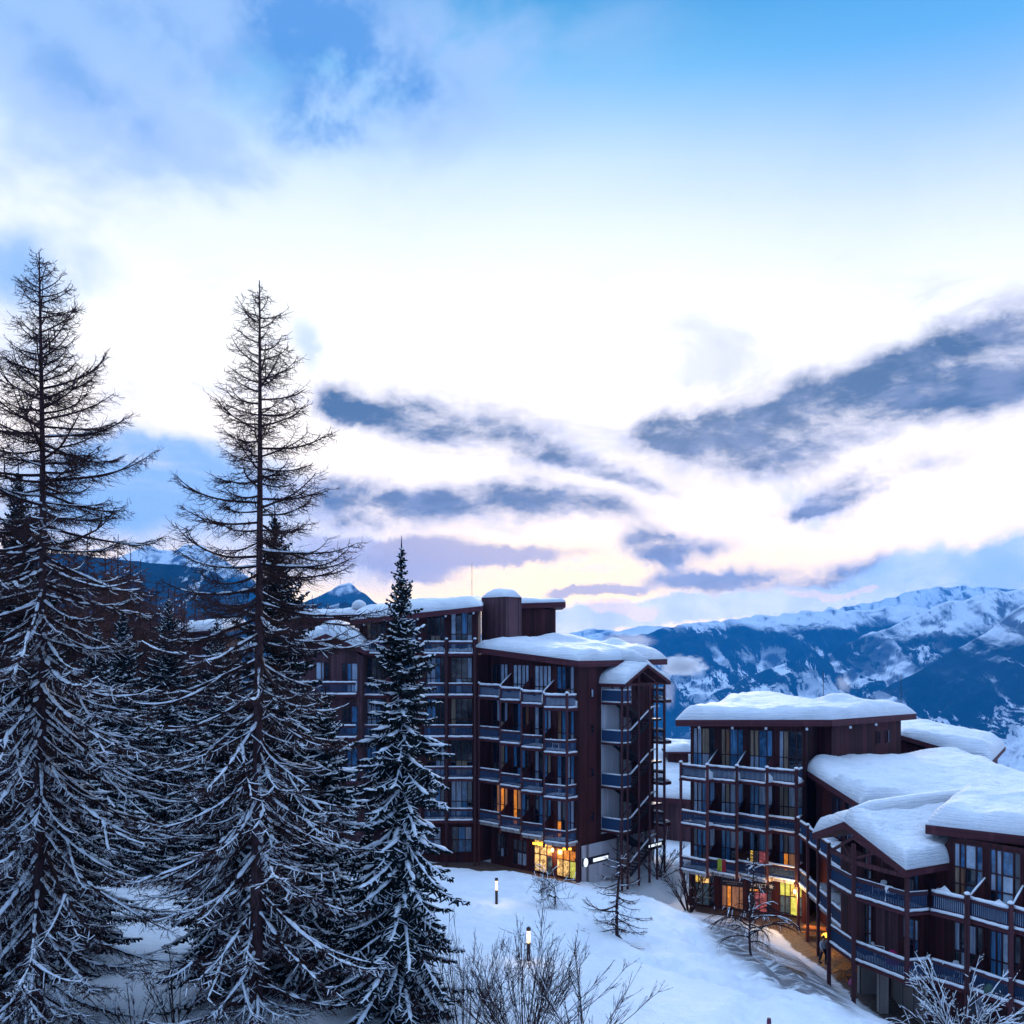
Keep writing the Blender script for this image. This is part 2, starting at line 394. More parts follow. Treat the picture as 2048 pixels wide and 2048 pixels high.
# ---------------------------------------------------------------- ground
CP = [  # u, v, distance of points of the snow surface read off the photograph
    (993, 1802, 62), (1057, 1921, 47.6), (1200, 2048, 40), (1109, 1803, 62), (1235, 1871, 57), (1080, 1757, 74), (950, 1740, 74), (1345, 1725, 88), (1330, 1800, 72), (1400, 1832, 72), (1450, 1848, 71),
    (1400, 1900, 57), (1540, 1890, 66.5), (1600, 1930, 63), (1500, 1900, 60), (1540, 1945, 54), (1640, 2000, 50), (1640, 1965, 59.5), (1760, 2035, 50), (250, 1790, 60), (640, 1800, 60), (400, 1760, 75), (300, 2000, 42), (700, 2000, 42),
    (1290, 1800, 68), (860, 1770, 70), (1120, 1860, 56), (1300, 1960, 47), (1690, 2005, 55)]
cpts = [tuple(P(*c)) for c in CP]
cpts += [(-40, 60, 6.0), (-60, 90, 6.5), (-30, 110, 5), (-30, 85, 4), (-14, 100, 3), (-12, 86, 2.3), (0, 94, 1.6), (-4, 84.5, 2.0), (12, 95, .6), (5.5, 82, 1.2), (20, 100, -1.0), (13, 84.5, -.8), (16, 82.5, -.8), (22, 72, -.8), (21.5, 66, -.8), (24, 56, -1.2), (30, 48, -1.4), (40, 60, -1.5),
         (35, 90, -1.0), (-10, 30, 6.0), (10, 25, 5.5), (-25, 28, 6.2), (22, 40, 2.8), (30, 30, 3), (0, 10, 6.5), (-30, 8, 7), (30, 8, 4), (-70, 30, 8), (-90, 130, 9), (60, 30, 0), (70, 110, -3), (0, 130, 0), (-40, 150, 6)]
C3 = np.array(cpts)
def _tps(r2): return np.where(r2 > 1e-9, .5 * r2 * np.log(r2 + 1e-12), 0)
NCP = n = len(C3); K = _tps(((C3[:, None, :2] - C3[None, :, :2]) ** 2).sum(-1)) + np.eye(n) * 4.0
Pm = np.c_[np.ones(n), C3[:, :2]]
A_ = np.zeros((n + 3, n + 3)); A_[:n, :n] = K; A_[:n, n:] = Pm; A_[n:, :n] = Pm.T
sol = np.linalg.solve(A_, np.r_[C3[:, 2], 0, 0, 0])
WALK = [(-9, 88), (-2.6, 83.6), (2.0, 79.6), (4.4, 78.4), (6.0, 80.2), (4.6, 84), (-4, 92)], \
       [(14.4, 84.0), (14.2, 80.6), (16.6, 79.0), (19.3, 75.2), (19.2, 70.5), (20.0, 66.2), (20.1, 61.5), (20.6, 57.0), (22.5, 52.5), (27, 48), (46, 46), (46, 92), (16, 92)]
WZ = 1.15, -.85
def poly_sd(x, y, poly):               # signed distance, negative inside
    d2 = np.full(np.shape(x), 1e18); inside = np.zeros(np.shape(x), bool)
    for (x0, y0), (x1, y1) in zip(poly, poly[1:] + poly[:1]):
        ex, ey = x1 - x0, y1 - y0
        t = np.clip(((x - x0) * ex + (y - y0) * ey) / (ex * ex + ey * ey), 0, 1)
        d2 = np.minimum(d2, (x - x0 - t * ex) ** 2 + (y - y0 - t * ey) ** 2)
        c = ((y0 > y) != (y1 > y)) & (x < (x1 - x0) * (y - y0) / ((y1 - y0) if y1 != y0 else 1e-9) + x0)
        inside ^= c
    return np.sqrt(d2) * np.where(inside, -1, 1)
def sstep(x, a, b):
    t = np.clip((x - a) / (b - a), 0, 1); return t * t * (3 - 2 * t)
TR = [[(6, 74), (9.5, 68), (13, 63), (14.5, 57), (14, 50)], [(-2, 66), (3, 61), (9.5, 57), (15, 52)], [(18, 46), (12, 49), (6, 52), (-1, 60)], [(-1, 76), (2, 66), (6.5, 57), (9, 50), (13, 44), (20, 38)], [(3, 72), (7, 66), (10.5, 60), (12, 53), (11, 46), (8, 38)], [(-9, 70), (-4, 62), (1.5, 55), (7, 50), (14, 47)], [(-16, 78), (-13, 66), (-12, 56), (-9, 46)], [(16, 51), (10, 54), (5, 60), (2, 70)]]
def tracks(x, y):
    z = 0
    for k, pl in enumerate(TR):
        d = np.full(x.shape, 1e9)
        for (x0, y0), (x1, y1) in zip(pl[:-1], pl[1:]):
            ex, ey = x1 - x0, y1 - y0; t = np.clip(((x - x0) * ex + (y - y0) * ey) / (ex * ex + ey * ey), 0, 1)
            d = np.minimum(d, np.hypot(x - x0 - t * ex, y - y0 - t * ey))
        d = d + (fbm(x / 2, y / 2, 2, 40 + k) - .5) * .9
        z = z - .40 * np.exp(-(d / .5) ** 2) * (.35 + 1.1 * vnoise(x * 1.6, y * 1.6, 50 + k)) + .14 * np.exp(-((d - .95) / .35) ** 2)
    return z
def gz(x, y):
    x = np.asarray(x, float); y = np.asarray(y, float)
    sh = x.shape; q = np.stack([x.ravel(), y.ravel()], -1); out = np.zeros(len(q))
    qc = np.stack([np.clip(q[:, 0], -90, 70), np.clip(q[:, 1], 5, 150)], -1)
    for i in range(0, len(q), 20000):
        k = _tps(((qc[i:i + 20000, None] - C3[None, :, :2]) ** 2).sum(-1))
        out[i:i + 20000] = k @ sol[:NCP] + sol[NCP] + qc[i:i + 20000] @ sol[NCP + 1:]
    z = out.reshape(sh)
    far = np.maximum(0, np.maximum(y - 135, np.maximum(x - 62, -x - 95)))
    z = z + (fbm(x / 9, y / 9, 4, 3) - .5) * .9 + (fbm(x / 3.2, y / 3.2, 3, 12) - .5) * .55 + (fbm(x / 1.3, y / 1.3, 3, 8) - .5) * .20 + tracks(x, y)
    z = np.where(far > 0, np.clip(z, -6, 10) - np.minimum(far * .42, 620) + 0 * z, z)
    bank = 0
    for poly, wz in zip(WALK, WZ):
        sd = poly_sd(x, y, poly)
        z = np.where(sd < 2.2, wz + (z - wz) * sstep(sd, .0, 2.2), z)
    return z
xs = np.concatenate([-np.geomspace(9000, 75, 34), np.arange(-74, 48, .5), np.geomspace(48, 9000, 36)])
ys = np.concatenate([-np.geomspace(3000, 8, 12), np.arange(-6, 26, 2.0), np.arange(26, 100, .45), np.geomspace(100, 9000, 44)])
GX, GY = np.meshgrid(xs, ys); GZ = gz(GX, GY)
gm, t, b, c = snow_mat('ground_snow', False, 0)
# trodden, dirty snow and wet brown ground beside the buildings: where it is swept and salted
geo = t.n('ShaderNodeNewGeometry'); at1 = t.n('ShaderNodeAttribute', attribute_name='swept'); at2 = t.n('ShaderNodeAttribute', attribute_name='dirty')
nz = t.noise(geo.outputs['Position'], 1.3, 6, .65); nz2 = t.noise(geo.outputs['Position'], 5, 4, .6)
f1 = t.smooth(t.math('ADD', at1.outputs['Fac'], t.math('MULTIPLY_ADD', nz, .7, -.35)), .35, .6)
mp = t.n('ShaderNodeMapping'); t.link(geo.outputs['Position'], mp.inputs[0]); mp.inputs['Rotation'].default_value = (0, 0, -.9); mp.inputs['Scale'].default_value = (.35, 1.6, 1)
nz3 = t.noise(mp.outputs[0], 1.1, 7, .68)
f2 = t.math('MULTIPLY', at2.outputs['Fac'], t.smooth(nz3, .36, .54))
c2 = t.mix(t.math('MULTIPLY', f2, .9), c, (.12, .105, .11))
c2 = t.mix(f1, c2, t.mix(t.smooth(nz2, .3, .7), (.07, .045, .035), (.16, .11, .09)))
t.link(c2, b.inputs['Base Color'])
ground = grid_mesh('snow_ground', GX, GY, GZ, gm); tag(ground, kind='structure')
sw = np.maximum(sstep(-poly_sd(GX, GY, WALK[0]), -.5, .9), sstep(-poly_sd(GX, GY, WALK[1]), -.4, 1.0))
def on_ground(u, v):
    ds = np.arange(30, 100, .2); q = np.array([P(u, v, d) for d in ds]); hit = np.nonzero(q[:, 2] < gz(q[:, 0], q[:, 1]))[0]
    return tuple(q[hit[0] if len(hit) else -1, :2])
dirty_poly = [on_ground(*c) for c in ((1400, 1838), (1470, 1850), (1530, 1885), (1590, 1915), (1650, 1945), (1680, 1985), (1715, 2030), (1690, 2022), (1640, 1992), (1570, 1978), (1510, 1955), (1450, 1905), (1410, 1865))]
brown_poly = [on_ground(*c) for c in ((1555, 1932), (1580, 1934), (1622, 1956), (1600, 1962), (1570, 1950))]
dy = sstep(-poly_sd(GX, GY, dirty_poly), -.7, .9)
sw = np.maximum(sw, .62 * sstep(-poly_sd(GX, GY, brown_poly), -.4, .3))
for nm, arr in (('swept', sw), ('dirty', dy)):
    a = ground.data.attributes.new(nm, 'FLOAT', 'POINT'); a.data.foreach_set('value', arr.ravel().astype(np.float32))
def GH(x, y): return float(gz(np.array([x]), np.array([y]))[0])

# ---------------------------------------------------------------- mountains
def mount_mat(name, tree_hi, tree_lo, patch, seed, snowcol=(.90, .91, .93)):
    m, t, b, tc = nmat(name)
    g = t.n('ShaderNodeNewGeometry'); pos = g.outputs['Position']
    s = t.n('ShaderNodeSeparateXYZ'); t.link(pos, s.inputs[0])
    nrm = t.n('ShaderNodeSeparateXYZ'); t.link(g.outputs['Normal'], nrm.inputs[0])
    off = t.vmath('ADD', pos, (seed * 913.0, seed * 377.0, 0))
    n1 = t.noise(off, .0016, 7, .62, .5); n2 = t.noise(off, .006, 8, .68, .3)
    mp = t.n('ShaderNodeMapping'); t.link(off, mp.inputs[0]); mp.inputs['Scale'].default_value = (1.0, .13, .5); mp.inputs['Rotation'].default_value = (0, .30, .25)
    n3 = t.noise(mp.outputs[0], .0085, 9, .72, .5)
    # tree line
    h = t.math('ADD', s.outputs[2], t.math('ADD', t.math('MULTIPLY_ADD', n1, 260, -130), t.math('MULTIPLY_ADD', n2, 120, -60)))
    fo = t.smooth(t.math('ADD', h, t.math('MULTIPLY_ADD', n3, 180, -90)), (tree_hi + tree_lo) / 2 + 28, (tree_hi + tree_lo) / 2 - 28)
    # clearings, pistes, pastures
    low = t.math('MULTIPLY', t.smooth(s.outputs[2], tree_hi - 110, tree_hi - 400), t.smooth(s.outputs[0], 600, 1300))
    n4 = t.noise(off, .0022, 4, .6, .4)
    msk = t.math('ADD', t.smooth(n4, .44, .60), t.math('MULTIPLY', low, .9), clamp=True)
    cl = t.math('MULTIPLY', t.smooth(t.math('ADD', n3, t.math('MULTIPLY', low, patch)), .553, .578), msk)
    fo = t.math('MULTIPLY', fo, t.math('SUBTRACT', 1.0, cl))
    rock = t.math('MULTIPLY', t.smooth(nrm.outputs[2], .90, .72), t.smooth(n3, .46, .56))
    fc = t.mix(t.smooth(n3, .3, .6), (.006, .010, .014), (.020, .028, .036))
    c = t.mix(rock, snowcol, (.12, .12, .14))
    c = t.mix(fo, c, fc)
    t.link(c, b.inputs['Base Color']); b.inputs['Roughness'].default_value = .9; b.inputs['Specular IOR Level'].default_value = .05
    bump(t, b, t.math('ADD', n3, t.math('MULTIPLY', n2, 2.0)), .8, 40)
    return m
def mountain(name, sky, d0, dfoot, zfoot, seed, m, amp=90, du=6, rows=150, gul=260.0, power=.85):
    us = np.arange(sky[0][0], sky[-1][0] + .1, du)
    vs = np.interp(us, [p[0] for p in sky], [p[1] for p in sky])
    zs = CAMZ + (VH - vs) / F * d0
    tt = np.concatenate([[-.12, -.06, -.03], np.linspace(0, 1, rows)])
    T, U = np.meshgrid(tt, us, indexing='ij'); Zs = np.broadcast_to(zs, T.shape)
    Dm = d0 + (dfoot - d0) * T
    X = (U - 1024) / F * Dm
    Tc = np.clip(T, 0, 1)
    Z = Zs + (zfoot - Zs) * Tc ** power
    Z = np.where(T < 0, Zs + T * (d0 - dfoot) * .5, Z)
    nz = fbm((X + seed * 777) / gul, (Dm * .55) / gul, 7, seed, .52, True) - .62
    Z = Z + nz * amp * (sstep(Tc, 0, .10) * .82 + .18) * (1 - .6 * sstep(Tc, .8, 1))
    Z += (fbm(X / 70, Dm / 70, 4, seed + 3) - .5) * amp * .16
    o = grid_mesh(name, X[::-1], Dm[::-1], Z[::-1], m, True)
    return tag(o, kind='structure')
M['mtn_right'] = mount_mat('mountain_forest', 215, 90, .10, 1)
M['mtn_left'] = mount_mat('mountain_snow_peak', 380, 300, -.02, 4)
M['hill_left'] = mount_mat('hill_forest', 900, 800, -.16, 6)
M['mtn_mid'] = mount_mat('ridge_forest', 140, 70, .13, 3)
M['mtn_near'] = mount_mat('near_ridge_forest', 70, 0, .15, 8)
M['mtn_far'] = mount_mat('mountain_pale', -200, -500, .0, 7)
mountain('far_mountains', [(900, 1270), (1050, 1262), (1120, 1268), (1180, 1255), (1240, 1262), (1300, 1250), (1400, 1262), (1600, 1230), (1900, 1170), (2300, 1200)], 8200, 6900, -300, 11, M['mtn_far'], 260, gul=600)
mountain('right_mountain_range', [(900, 1330), (1150, 1290), (1281, 1273), (1375, 1250), (1440, 1242), (1492, 1233), (1560, 1229), (1640, 1224), (1733, 1214), (1800, 1212), (1900, 1216), (2100, 1220), (2400, 1220)], 6300, 3300, -760, 2, M['mtn_right'], 260, gul=420)
mountain('middle_mountain_ridge', [(1380, 1420), (1500, 1352), (1640, 1306), (1700, 1282), (1760, 1262), (1836, 1230), (1870, 1212), (1895, 1201), (1925, 1203), (1960, 1190), (1993, 1177), (2015, 1186), (2060, 1184), (2200, 1150), (2500, 1130)], 5000, 2900, -740, 5, M['mtn_mid'], 230, gul=340)
mountain('near_mountain_ridge', [(1500, 1520), (1650, 1440), (1800, 1362), (1900, 1310), (1959, 1274), (2010, 1240), (2048, 1214), (2200, 1150), (2500, 1090)], 3900, 2300, -640, 9, M['mtn_near'], 170)
mountain('left_mountain_peak', [(-300, 1120), (100, 1130), (240, 1112), (300, 1090), (318, 1098), (345, 1102), (372, 1088), (405, 1087), (430, 1106), (460, 1126), (520, 1170), (600, 1210), (645, 1192), (675, 1172), (700, 1167), (725, 1183), (758, 1210), (820, 1262), (900, 1300)], 5200, 3600, -300, 14, M['mtn_left'], 130)
mountain('left_forest_hill', [(-300, 1090), (0, 1100), (200, 1112), (290, 1124), (350, 1128), (400, 1136), (440, 1150), (480, 1203), (540, 1240), (620, 1222), (690, 1205), (740, 1226), (800, 1265), (860, 1300)], 2600, 1500, -250, 21, M['hill_left'], 60)

# ---------------------------------------------------------------- the air of the valley
hm = D.materials.new('valley_air'); hm.use_nodes = True; ht = NT(hm.node_tree)
vo = ht.n('ShaderNodeVolumePrincipled'); vo.inputs['Color'].default_value = (.008, .42, 1.0, 1); vo.inputs['Density'].default_value = HAZE if 'HAZE' in globals() else 6.0e-5
ho = ht.n('ShaderNodeOutputMaterial'); ht.link(vo.outputs[0], ho.inputs['Volume'])
hb = MB(); hb.box(-9600, 9600, -3200, 9400, -1300, 760)
haze = hb.build('haze', hm); tag(haze, kind='stuff')
# ---------------------------------------------------------------- building kit
def pane_mat(name, col, rough=.12, spec=.6, fold=0, emit=None, estr=0, contrast=.5):
    m, t, b, tc = nmat(name)
    g = t.n('ShaderNodeNewGeometry'); pos = g.outputs['Position']
    mp = t.n('ShaderNodeMapping'); t.link(pos, mp.inputs[0]); mp.inputs['Scale'].default_value = (1, 1, .06 if fold else .8)
    f = t.noise(mp.outputs[0], 9 if fold else 2.2, 4, .6)
    lo = tuple(c * (1 - contrast) for c in col); hi = tuple(min(1, c * (1 + contrast * .6)) for c in col)
    c = t.mix(t.smooth(f, .35, .65), lo, hi); t.link(c, b.inputs['Base Color'])
    b.inputs['Roughness'].default_value = rough; b.inputs['Specular IOR Level'].default_value = spec
    if emit:
        f2 = t.noise(pos, 2.4, 4, .65); f3 = t.noise(pos, 7, 2, .5)
        e = t.mix(t.smooth(t.math('ADD', t.math('MULTIPLY', f2, .7), t.math('MULTIPLY', f3, .3)), .38, .62), tuple(x * (1 - contrast) for x in emit), emit)
        t.link(e, b.inputs['Emission Color']); b.inputs['Emission Strength'].default_value = estr
    return m
PM = {
    'd': pane_mat('dark_glass', (.010, .016, .03), .06, .8),
    'b': pane_mat('blue_glass', (.035, .13, .26), .08, .8, 0),
    'B': pane_mat('blue_curtain', (.06, .20, .38), .25, .5, 1),
    'w': pane_mat('white_curtain', (.30, .36, .46), .25, .5, 1, contrast=.35),
    'p': pane_mat('pale_blind', (.38, .46, .56), .2, .5, 0, contrast=.25),
    't': pane_mat('tan_curtain', (.28, .20, .13), .3, .4, 1, contrast=.4),
    'o': pane_mat('orange_curtain', (.22, .10, .05), .3, .4, 1, contrast=.5),
    'Y': pane_mat('lit_yellow_room', (.3, .25, .1), .2, .4, 0, (1.0, .62, .10), 1.0, .75),
    'G': pane_mat('lit_lime_room', (.3, .3, .1), .2, .4, 0, (.72, .70, .10), .8, .45),
    'O': pane_mat('lit_orange_room', (.3, .15, .05), .2, .4, 0, (1.0, .30, .03), .75, .6),
    'R': pane_mat('lit_pink_room', (.3, .1, .1), .2, .4, 0, (.62, .14, .16), .45, .8),
    'L': pane_mat('lit_shop_room', (.3, .2, .1), .2, .4, 0, (1.0, .60, .20), 1.1, .9),
    'g': pane_mat('dim_shop_glass', (.05, .09, .12), .1, .7, 0, (.10, .16, .20), .25, .9),
    'c': pane_mat('dim_amber_curtain', (.34, .16, .10), .3, .4, 1, (.42, .18, .08), .4, .5),
}
def V2(*p): return np.array(p, float)
def unit(v): return v / np.linalg.norm(v)
def lerp(a, b, t): return a + (b - a) * t

class Building:
    def __init__(self, name, loc, label, cat, group=None):
        self.root = thing(name, loc, label, cat, group)
        self.rng = random.Random(name + str(loc))
    def part(self, name, mb, m, parent=None, **k): return mb.build(name, m, parent or self.root, **k)

    def window(self, a, b, z0, z1, cols, transom=(.40,), panes=None, th=.05, name='window', fw=.07):
        """frame with mullions on a wall plane a->b (left to right seen from outside), proud of it; panes behind the bars."""
        a = V2(*a[:2]); b = V2(*b[:2]); d = unit(b - a); L = np.linalg.norm(b - a); out = V2(d[1], -d[0])
        fr = MB(); ys = [z0] + [z0 + (z1 - z0) * t for t in transom] + [z1]
        cum = np.cumsum([0] + list(cols)); cum = cum / cum[-1] * L
        def slab(mb, s0, s1, y0, y1, o0, o1):
            q = [a + d * s0 + out * o1, a + d * s1 + out * o1, a + d * s1 + out * o0, a + d * s0 + out * o0]
            mb.prism(q, y0, y1)
        for s in cum:
            s0 = min(max(s - fw / 2, 0), L - fw); slab(fr, s0, s0 + fw, z0, z1, 0, th + .035)
        for i, y in enumerate(ys):
            y0 = min(max(y - fw / 2, z0), z1 - fw); slab(fr, 0.002, L - .002, y0, y0 + fw, 0.001, th + .03)
        f = self.part(name, fr, M['frame'])
        me_v, me_f, mi, mats = [], [], [], []
        k = 0; seq = panes or ['d']
        pm = MB(); idx = []
        for r in range(len(ys) - 1):
            for c in range(len(cols)):
                ch = seq[(r * len(cols) + c) % len(seq)]; k += 1
                q0 = a + d * (cum[c] + fw * .3) + out * .02; q1 = a + d * (cum[c + 1] - fw * .3) + out * .02
                pm.add([(q0[0], q0[1], ys[r] + .02), (q1[0], q1[1], ys[r] + .02), (q1[0], q1[1], ys[r + 1] - .02), (q0[0], q0[1], ys[r + 1] - .02)], [(0, 1, 2, 3)])
                if ch not in mats: mats.append(ch)
                idx.append(mats.index(ch))
        p = self.part('pane', pm, PM[mats[0]], f)
        for ch in mats[1:]: p.data.materials.append(PM[ch])
        p.data.polygons.foreach_set('material_index', idx)
        return f

    def balcony(self, a, b, zf, depth=1.5, rail=1.0, snow=.12, cap=.07, heap=None, ret=None, soffit=False, inward=None, hollow=False):
        """slab with a front railing a->b; snow on handrail, slab edge and floor. ret: extra return railing point(s)."""
        a = V2(*a[:2]); b = V2(*b[:2]); d = unit(b - a); n = V2(-d[1], d[0]) if inward is None else unit(V2(*inward))
        L = np.linalg.norm(b - a)
        sl = MB(); q = [a, b, b + n * depth, a + n * depth]
        sl.prism(q, zf - .26, zf)
        bal = self.part('balcony', sl, M['fascia'] if not soffit else M['concrete'])
        rl, bs, sc, fs = MB(), MB(), MB(), MB()
        segs = [(a, b)] + ([(b, V2(*ret))] if ret is not None else [])
        for (p, r) in segs:
            dd = unit(r - p); LL = np.linalg.norm(r - p); nn = V2(-dd[1], dd[0])
            ins = nn * .06
            rl.wall(p + dd * .04 + ins * .4, r - dd * .04 + ins * .4, zf + rail - .22, zf + rail, .06)
            rl.wall(p + dd * .04 + ins * .5, r - dd * .04 + ins * .5, zf + .10, zf + .17, .05)
            nb = max(3, int(LL / .12))
            for i in range(nb):
                c = p + dd * (.08 + (LL - .16) * (i + .5) / nb) + ins
                bs.box(c[0] - .026, c[0] + .026, c[1] - .022, c[1] + .022, zf + .165, zf + rail - .215)
            # snow roll on the handrail and on the slab edge
            m = max(6, int(LL / .25)); ts = np.linspace(0, 1, m)
            pts = [(*(p + dd * (.05 + (LL - .1) * t) + ins * .9), zf + rail + cap * (.35 + .25 * self.rng.random())) for t in ts]
            sc.tube(pts, [cap * (.8 + .4 * self.rng.random()) for _ in ts], 6)
            pts = [(*(p + dd * (.03 + (LL - .06) * t) - ins * .1), zf + .03 + .03 * self.rng.random()) for t in ts]
            sc.tube(pts, [.075 + .02 * self.rng.random() for _ in ts], 6)
        self.part('railing', rl, M['rail'], bal)
        self.part('balusters', bs, M['slat'], bal)
        self.part('snow_cap', sc, M['snow'], bal, smooth=True)
        # snow lying on the floor: a heaped sheet
        h0 = snow; nx, ny = 9, 6
        gv = []
        ph = self.rng.random() * 6
        for j in range(ny):
            for i in range(nx):
                s, t = i / (nx - 1), j / (ny - 1)
                p = a + d * (.08 + (L - .16) * s) + n * (.10 + (depth - .25) * t)
                hh = h0 * (1.15 - .7 * t) * (.75 + .35 * math.sin(s * 5 + ph) * .5 + .25 * self.rng.random())
                if heap: hh += heap * math.exp(-((s - .5 - .3 * math.sin(ph)) / .35) ** 2) * (1 - .5 * t)
                gv.append((p[0], p[1], zf + max(.012, hh)))
        gf = [(j * nx + i, j * nx + i + 1, (j + 1) * nx + i + 1, (j + 1) * nx + i) for j in range(ny - 1) for i in range(nx - 1)]
        nb_ = len(gv)
        rim = [i for i in range(nx)] + [j * nx + nx - 1 for j in range(1, ny)] + [(ny - 1) * nx + i for i in range(nx - 2, -1, -1)] + [j * nx for j in range(ny - 2, 0, -1)]
        gv += [(gv[i][0], gv[i][1], zf + .004) for i in rim]
        gf += [(rim[k], nb_ + k, nb_ + (k + 1) % len(rim), rim[(k + 1) % len(rim)])[::-1][::-1] for k in range(len(rim))]
        fs.add(gv, gf)
        self.part('floor_snow', fs, M['snow'], bal, smooth=True)
        return bal

    def divider(self, p, n, zf, depth=1.4, top=1.9, low=1.0, snow=True):
        """sloping privacy screen between two balconies, from the wall down to the handrail"""
        p = V2(*p[:2]); n = unit(V2(*n)); s = V2(-n[1], n[0]) * .03
        o = p + n * .1; w = p + n * depth
        m = MB()
        m.hexa([(*(o - s), zf + .02), (*(o + s), zf + .02), (*(w + s), zf + .02), (*(w - s), zf + .02)],
               [(*(o - s), zf + low), (*(o + s), zf + low), (*(w + s), zf + top), (*(w - s), zf + top)])
        f = self.part('balcony_screen', m, M['wood'])
        if not snow: return
        sm = MB(); sm.tube([(*o, zf + low + .02), (*(o + (w - o) * .5), zf + (low + top) / 2 + .03), (*w, zf + top + .02)], [.05, .06, .045], 6)
        self.part('snow_cap', sm, M['snow'], f, smooth=True)

    def post(self, p, z0, z1, w=.16, cap=True):
        m = MB(); m.box(p[0] - w / 2, p[0] + w / 2, p[1] - w / 2, p[1] + w / 2, z0, z1)
        for z in np.arange(z1 - 1.0, z0 + .5, -3.6):
            m.box(p[0] - w * .72, p[0] + w * .72, p[1] - w * .72, p[1] + w * .72, z - .42, z - .30)
        o = self.part('post', m, M['beam'])
        if cap:
            s = MB(); s.lathe([(w * .55, 0), (w * .85, .05), (w * .7, .12), (w * .3, .16), (.01, .17)], (p[0], p[1], z1 + .002), 10)
            self.part('snow_cap', s, M['snow'], o, smooth=True)

    def roof(self, c00, c10, c11, c01, th=.42, snow=1.1, w=1.1, seed=1, nx=60, ny=44, bumps=(), over=.05, mat='roof_snow', ridge=None, fm='fascia'):
        C = [np.array(c, float) for c in (c00, c10, c11, c01)]
        m = MB(); m.hexa([c - (0, 0, th) for c in C], C)
        for i in range(4):                        # a drip board along every edge, a little proud
            p, q = C[i], C[(i + 1) % 4]
        o = self.part('roof', m, M[fm])
        def sp(nn):
            t = np.linspace(0, 1, nn); return .5 - .5 * np.cos(np.pi * t) * (0.55 + .45 * np.abs(np.cos(np.pi * t)))
        S, T = np.meshgrid(sp(nx), sp(ny))
        B = lambda i: (C[0][i] * (1 - S) * (1 - T) + C[1][i] * S * (1 - T) + C[2][i] * S * T + C[3][i] * (1 - S) * T)
        X, Y, Z = B(0), B(1), B(2)
        lx = (np.linalg.norm(C[1] - C[0]) + np.linalg.norm(C[2] - C[3])) / 2; ly = (np.linalg.norm(C[3] - C[0]) + np.linalg.norm(C[2] - C[1])) / 2
        ww = w * (.35 + 1.3 * fbm(X / 2.2, Y / 2.2, 4, seed))
        ed = [np.clip(S * lx / ww, 0, 1), np.clip((1 - S) * lx / ww, 0, 1), np.clip(T * ly / ww, 0, 1), np.clip((1 - T) * ly / ww, 0, 1)]
        prof = np.ones_like(S)
        for e in ed: prof = prof * np.sqrt(np.maximum(0, 1 - (1 - e) ** 2.0))
        nzf = (fbm(X / 4.0, Y / 4.0, 4, seed) - .5) * .75 + (fbm(X / 1.1, Y / 1.1, 4, seed + 5) - .5) * .26
        H = prof * (snow * (.86 + .14 * np.sin(3 * S + seed)) + nzf * np.minimum(1, prof * 1.1)) + .03
        # undercut lip: the mass bulges a little over the edge
        for (bx, by, br, bh) in bumps: H = H + bh * np.exp(-((X - bx) ** 2 + (Y - by) ** 2) / br ** 2) * prof
        cx, cy_ = X.mean(), Y.mean()
        bul = 1 + over * .03 * np.sin(np.pi * np.clip(H / snow, 0, 1))
        X2 = cx + (X - cx) * bul; Y2 = cy_ + (Y - cy_) * bul
        ny_, nx_ = X.shape
        Vv = np.stack([X2, Y2, Z + H], -1).reshape(-1, 3)
        rim = [i for i in range(nx_)] + [j * nx_ + nx_ - 1 for j in range(1, ny_)] + [(ny_ - 1) * nx_ + i for i in range(nx_ - 2, -1, -1)] + [j * nx_ for j in range(ny_ - 2, 0, -1)]
        sk = np.stack([X, Y, Z + .004], -1).reshape(-1, 3)[rim]
        fs = [(j * nx_ + i, j * nx_ + i + 1, (j + 1) * nx_ + i + 1, (j + 1) * nx_ + i) for j in range(ny_ - 1) for i in range(nx_ - 1)]
        nb_ = len(Vv)
        fs += [(nb_ + k, nb_ + (k + 1) % len(rim), rim[(k + 1) % len(rim)], rim[k]) for k in range(len(rim))]
        s = MB(); s.add(np.concatenate([Vv, sk]), fs)
        self.part('snow_layer', s, M[mat], o, smooth=True)
        return o

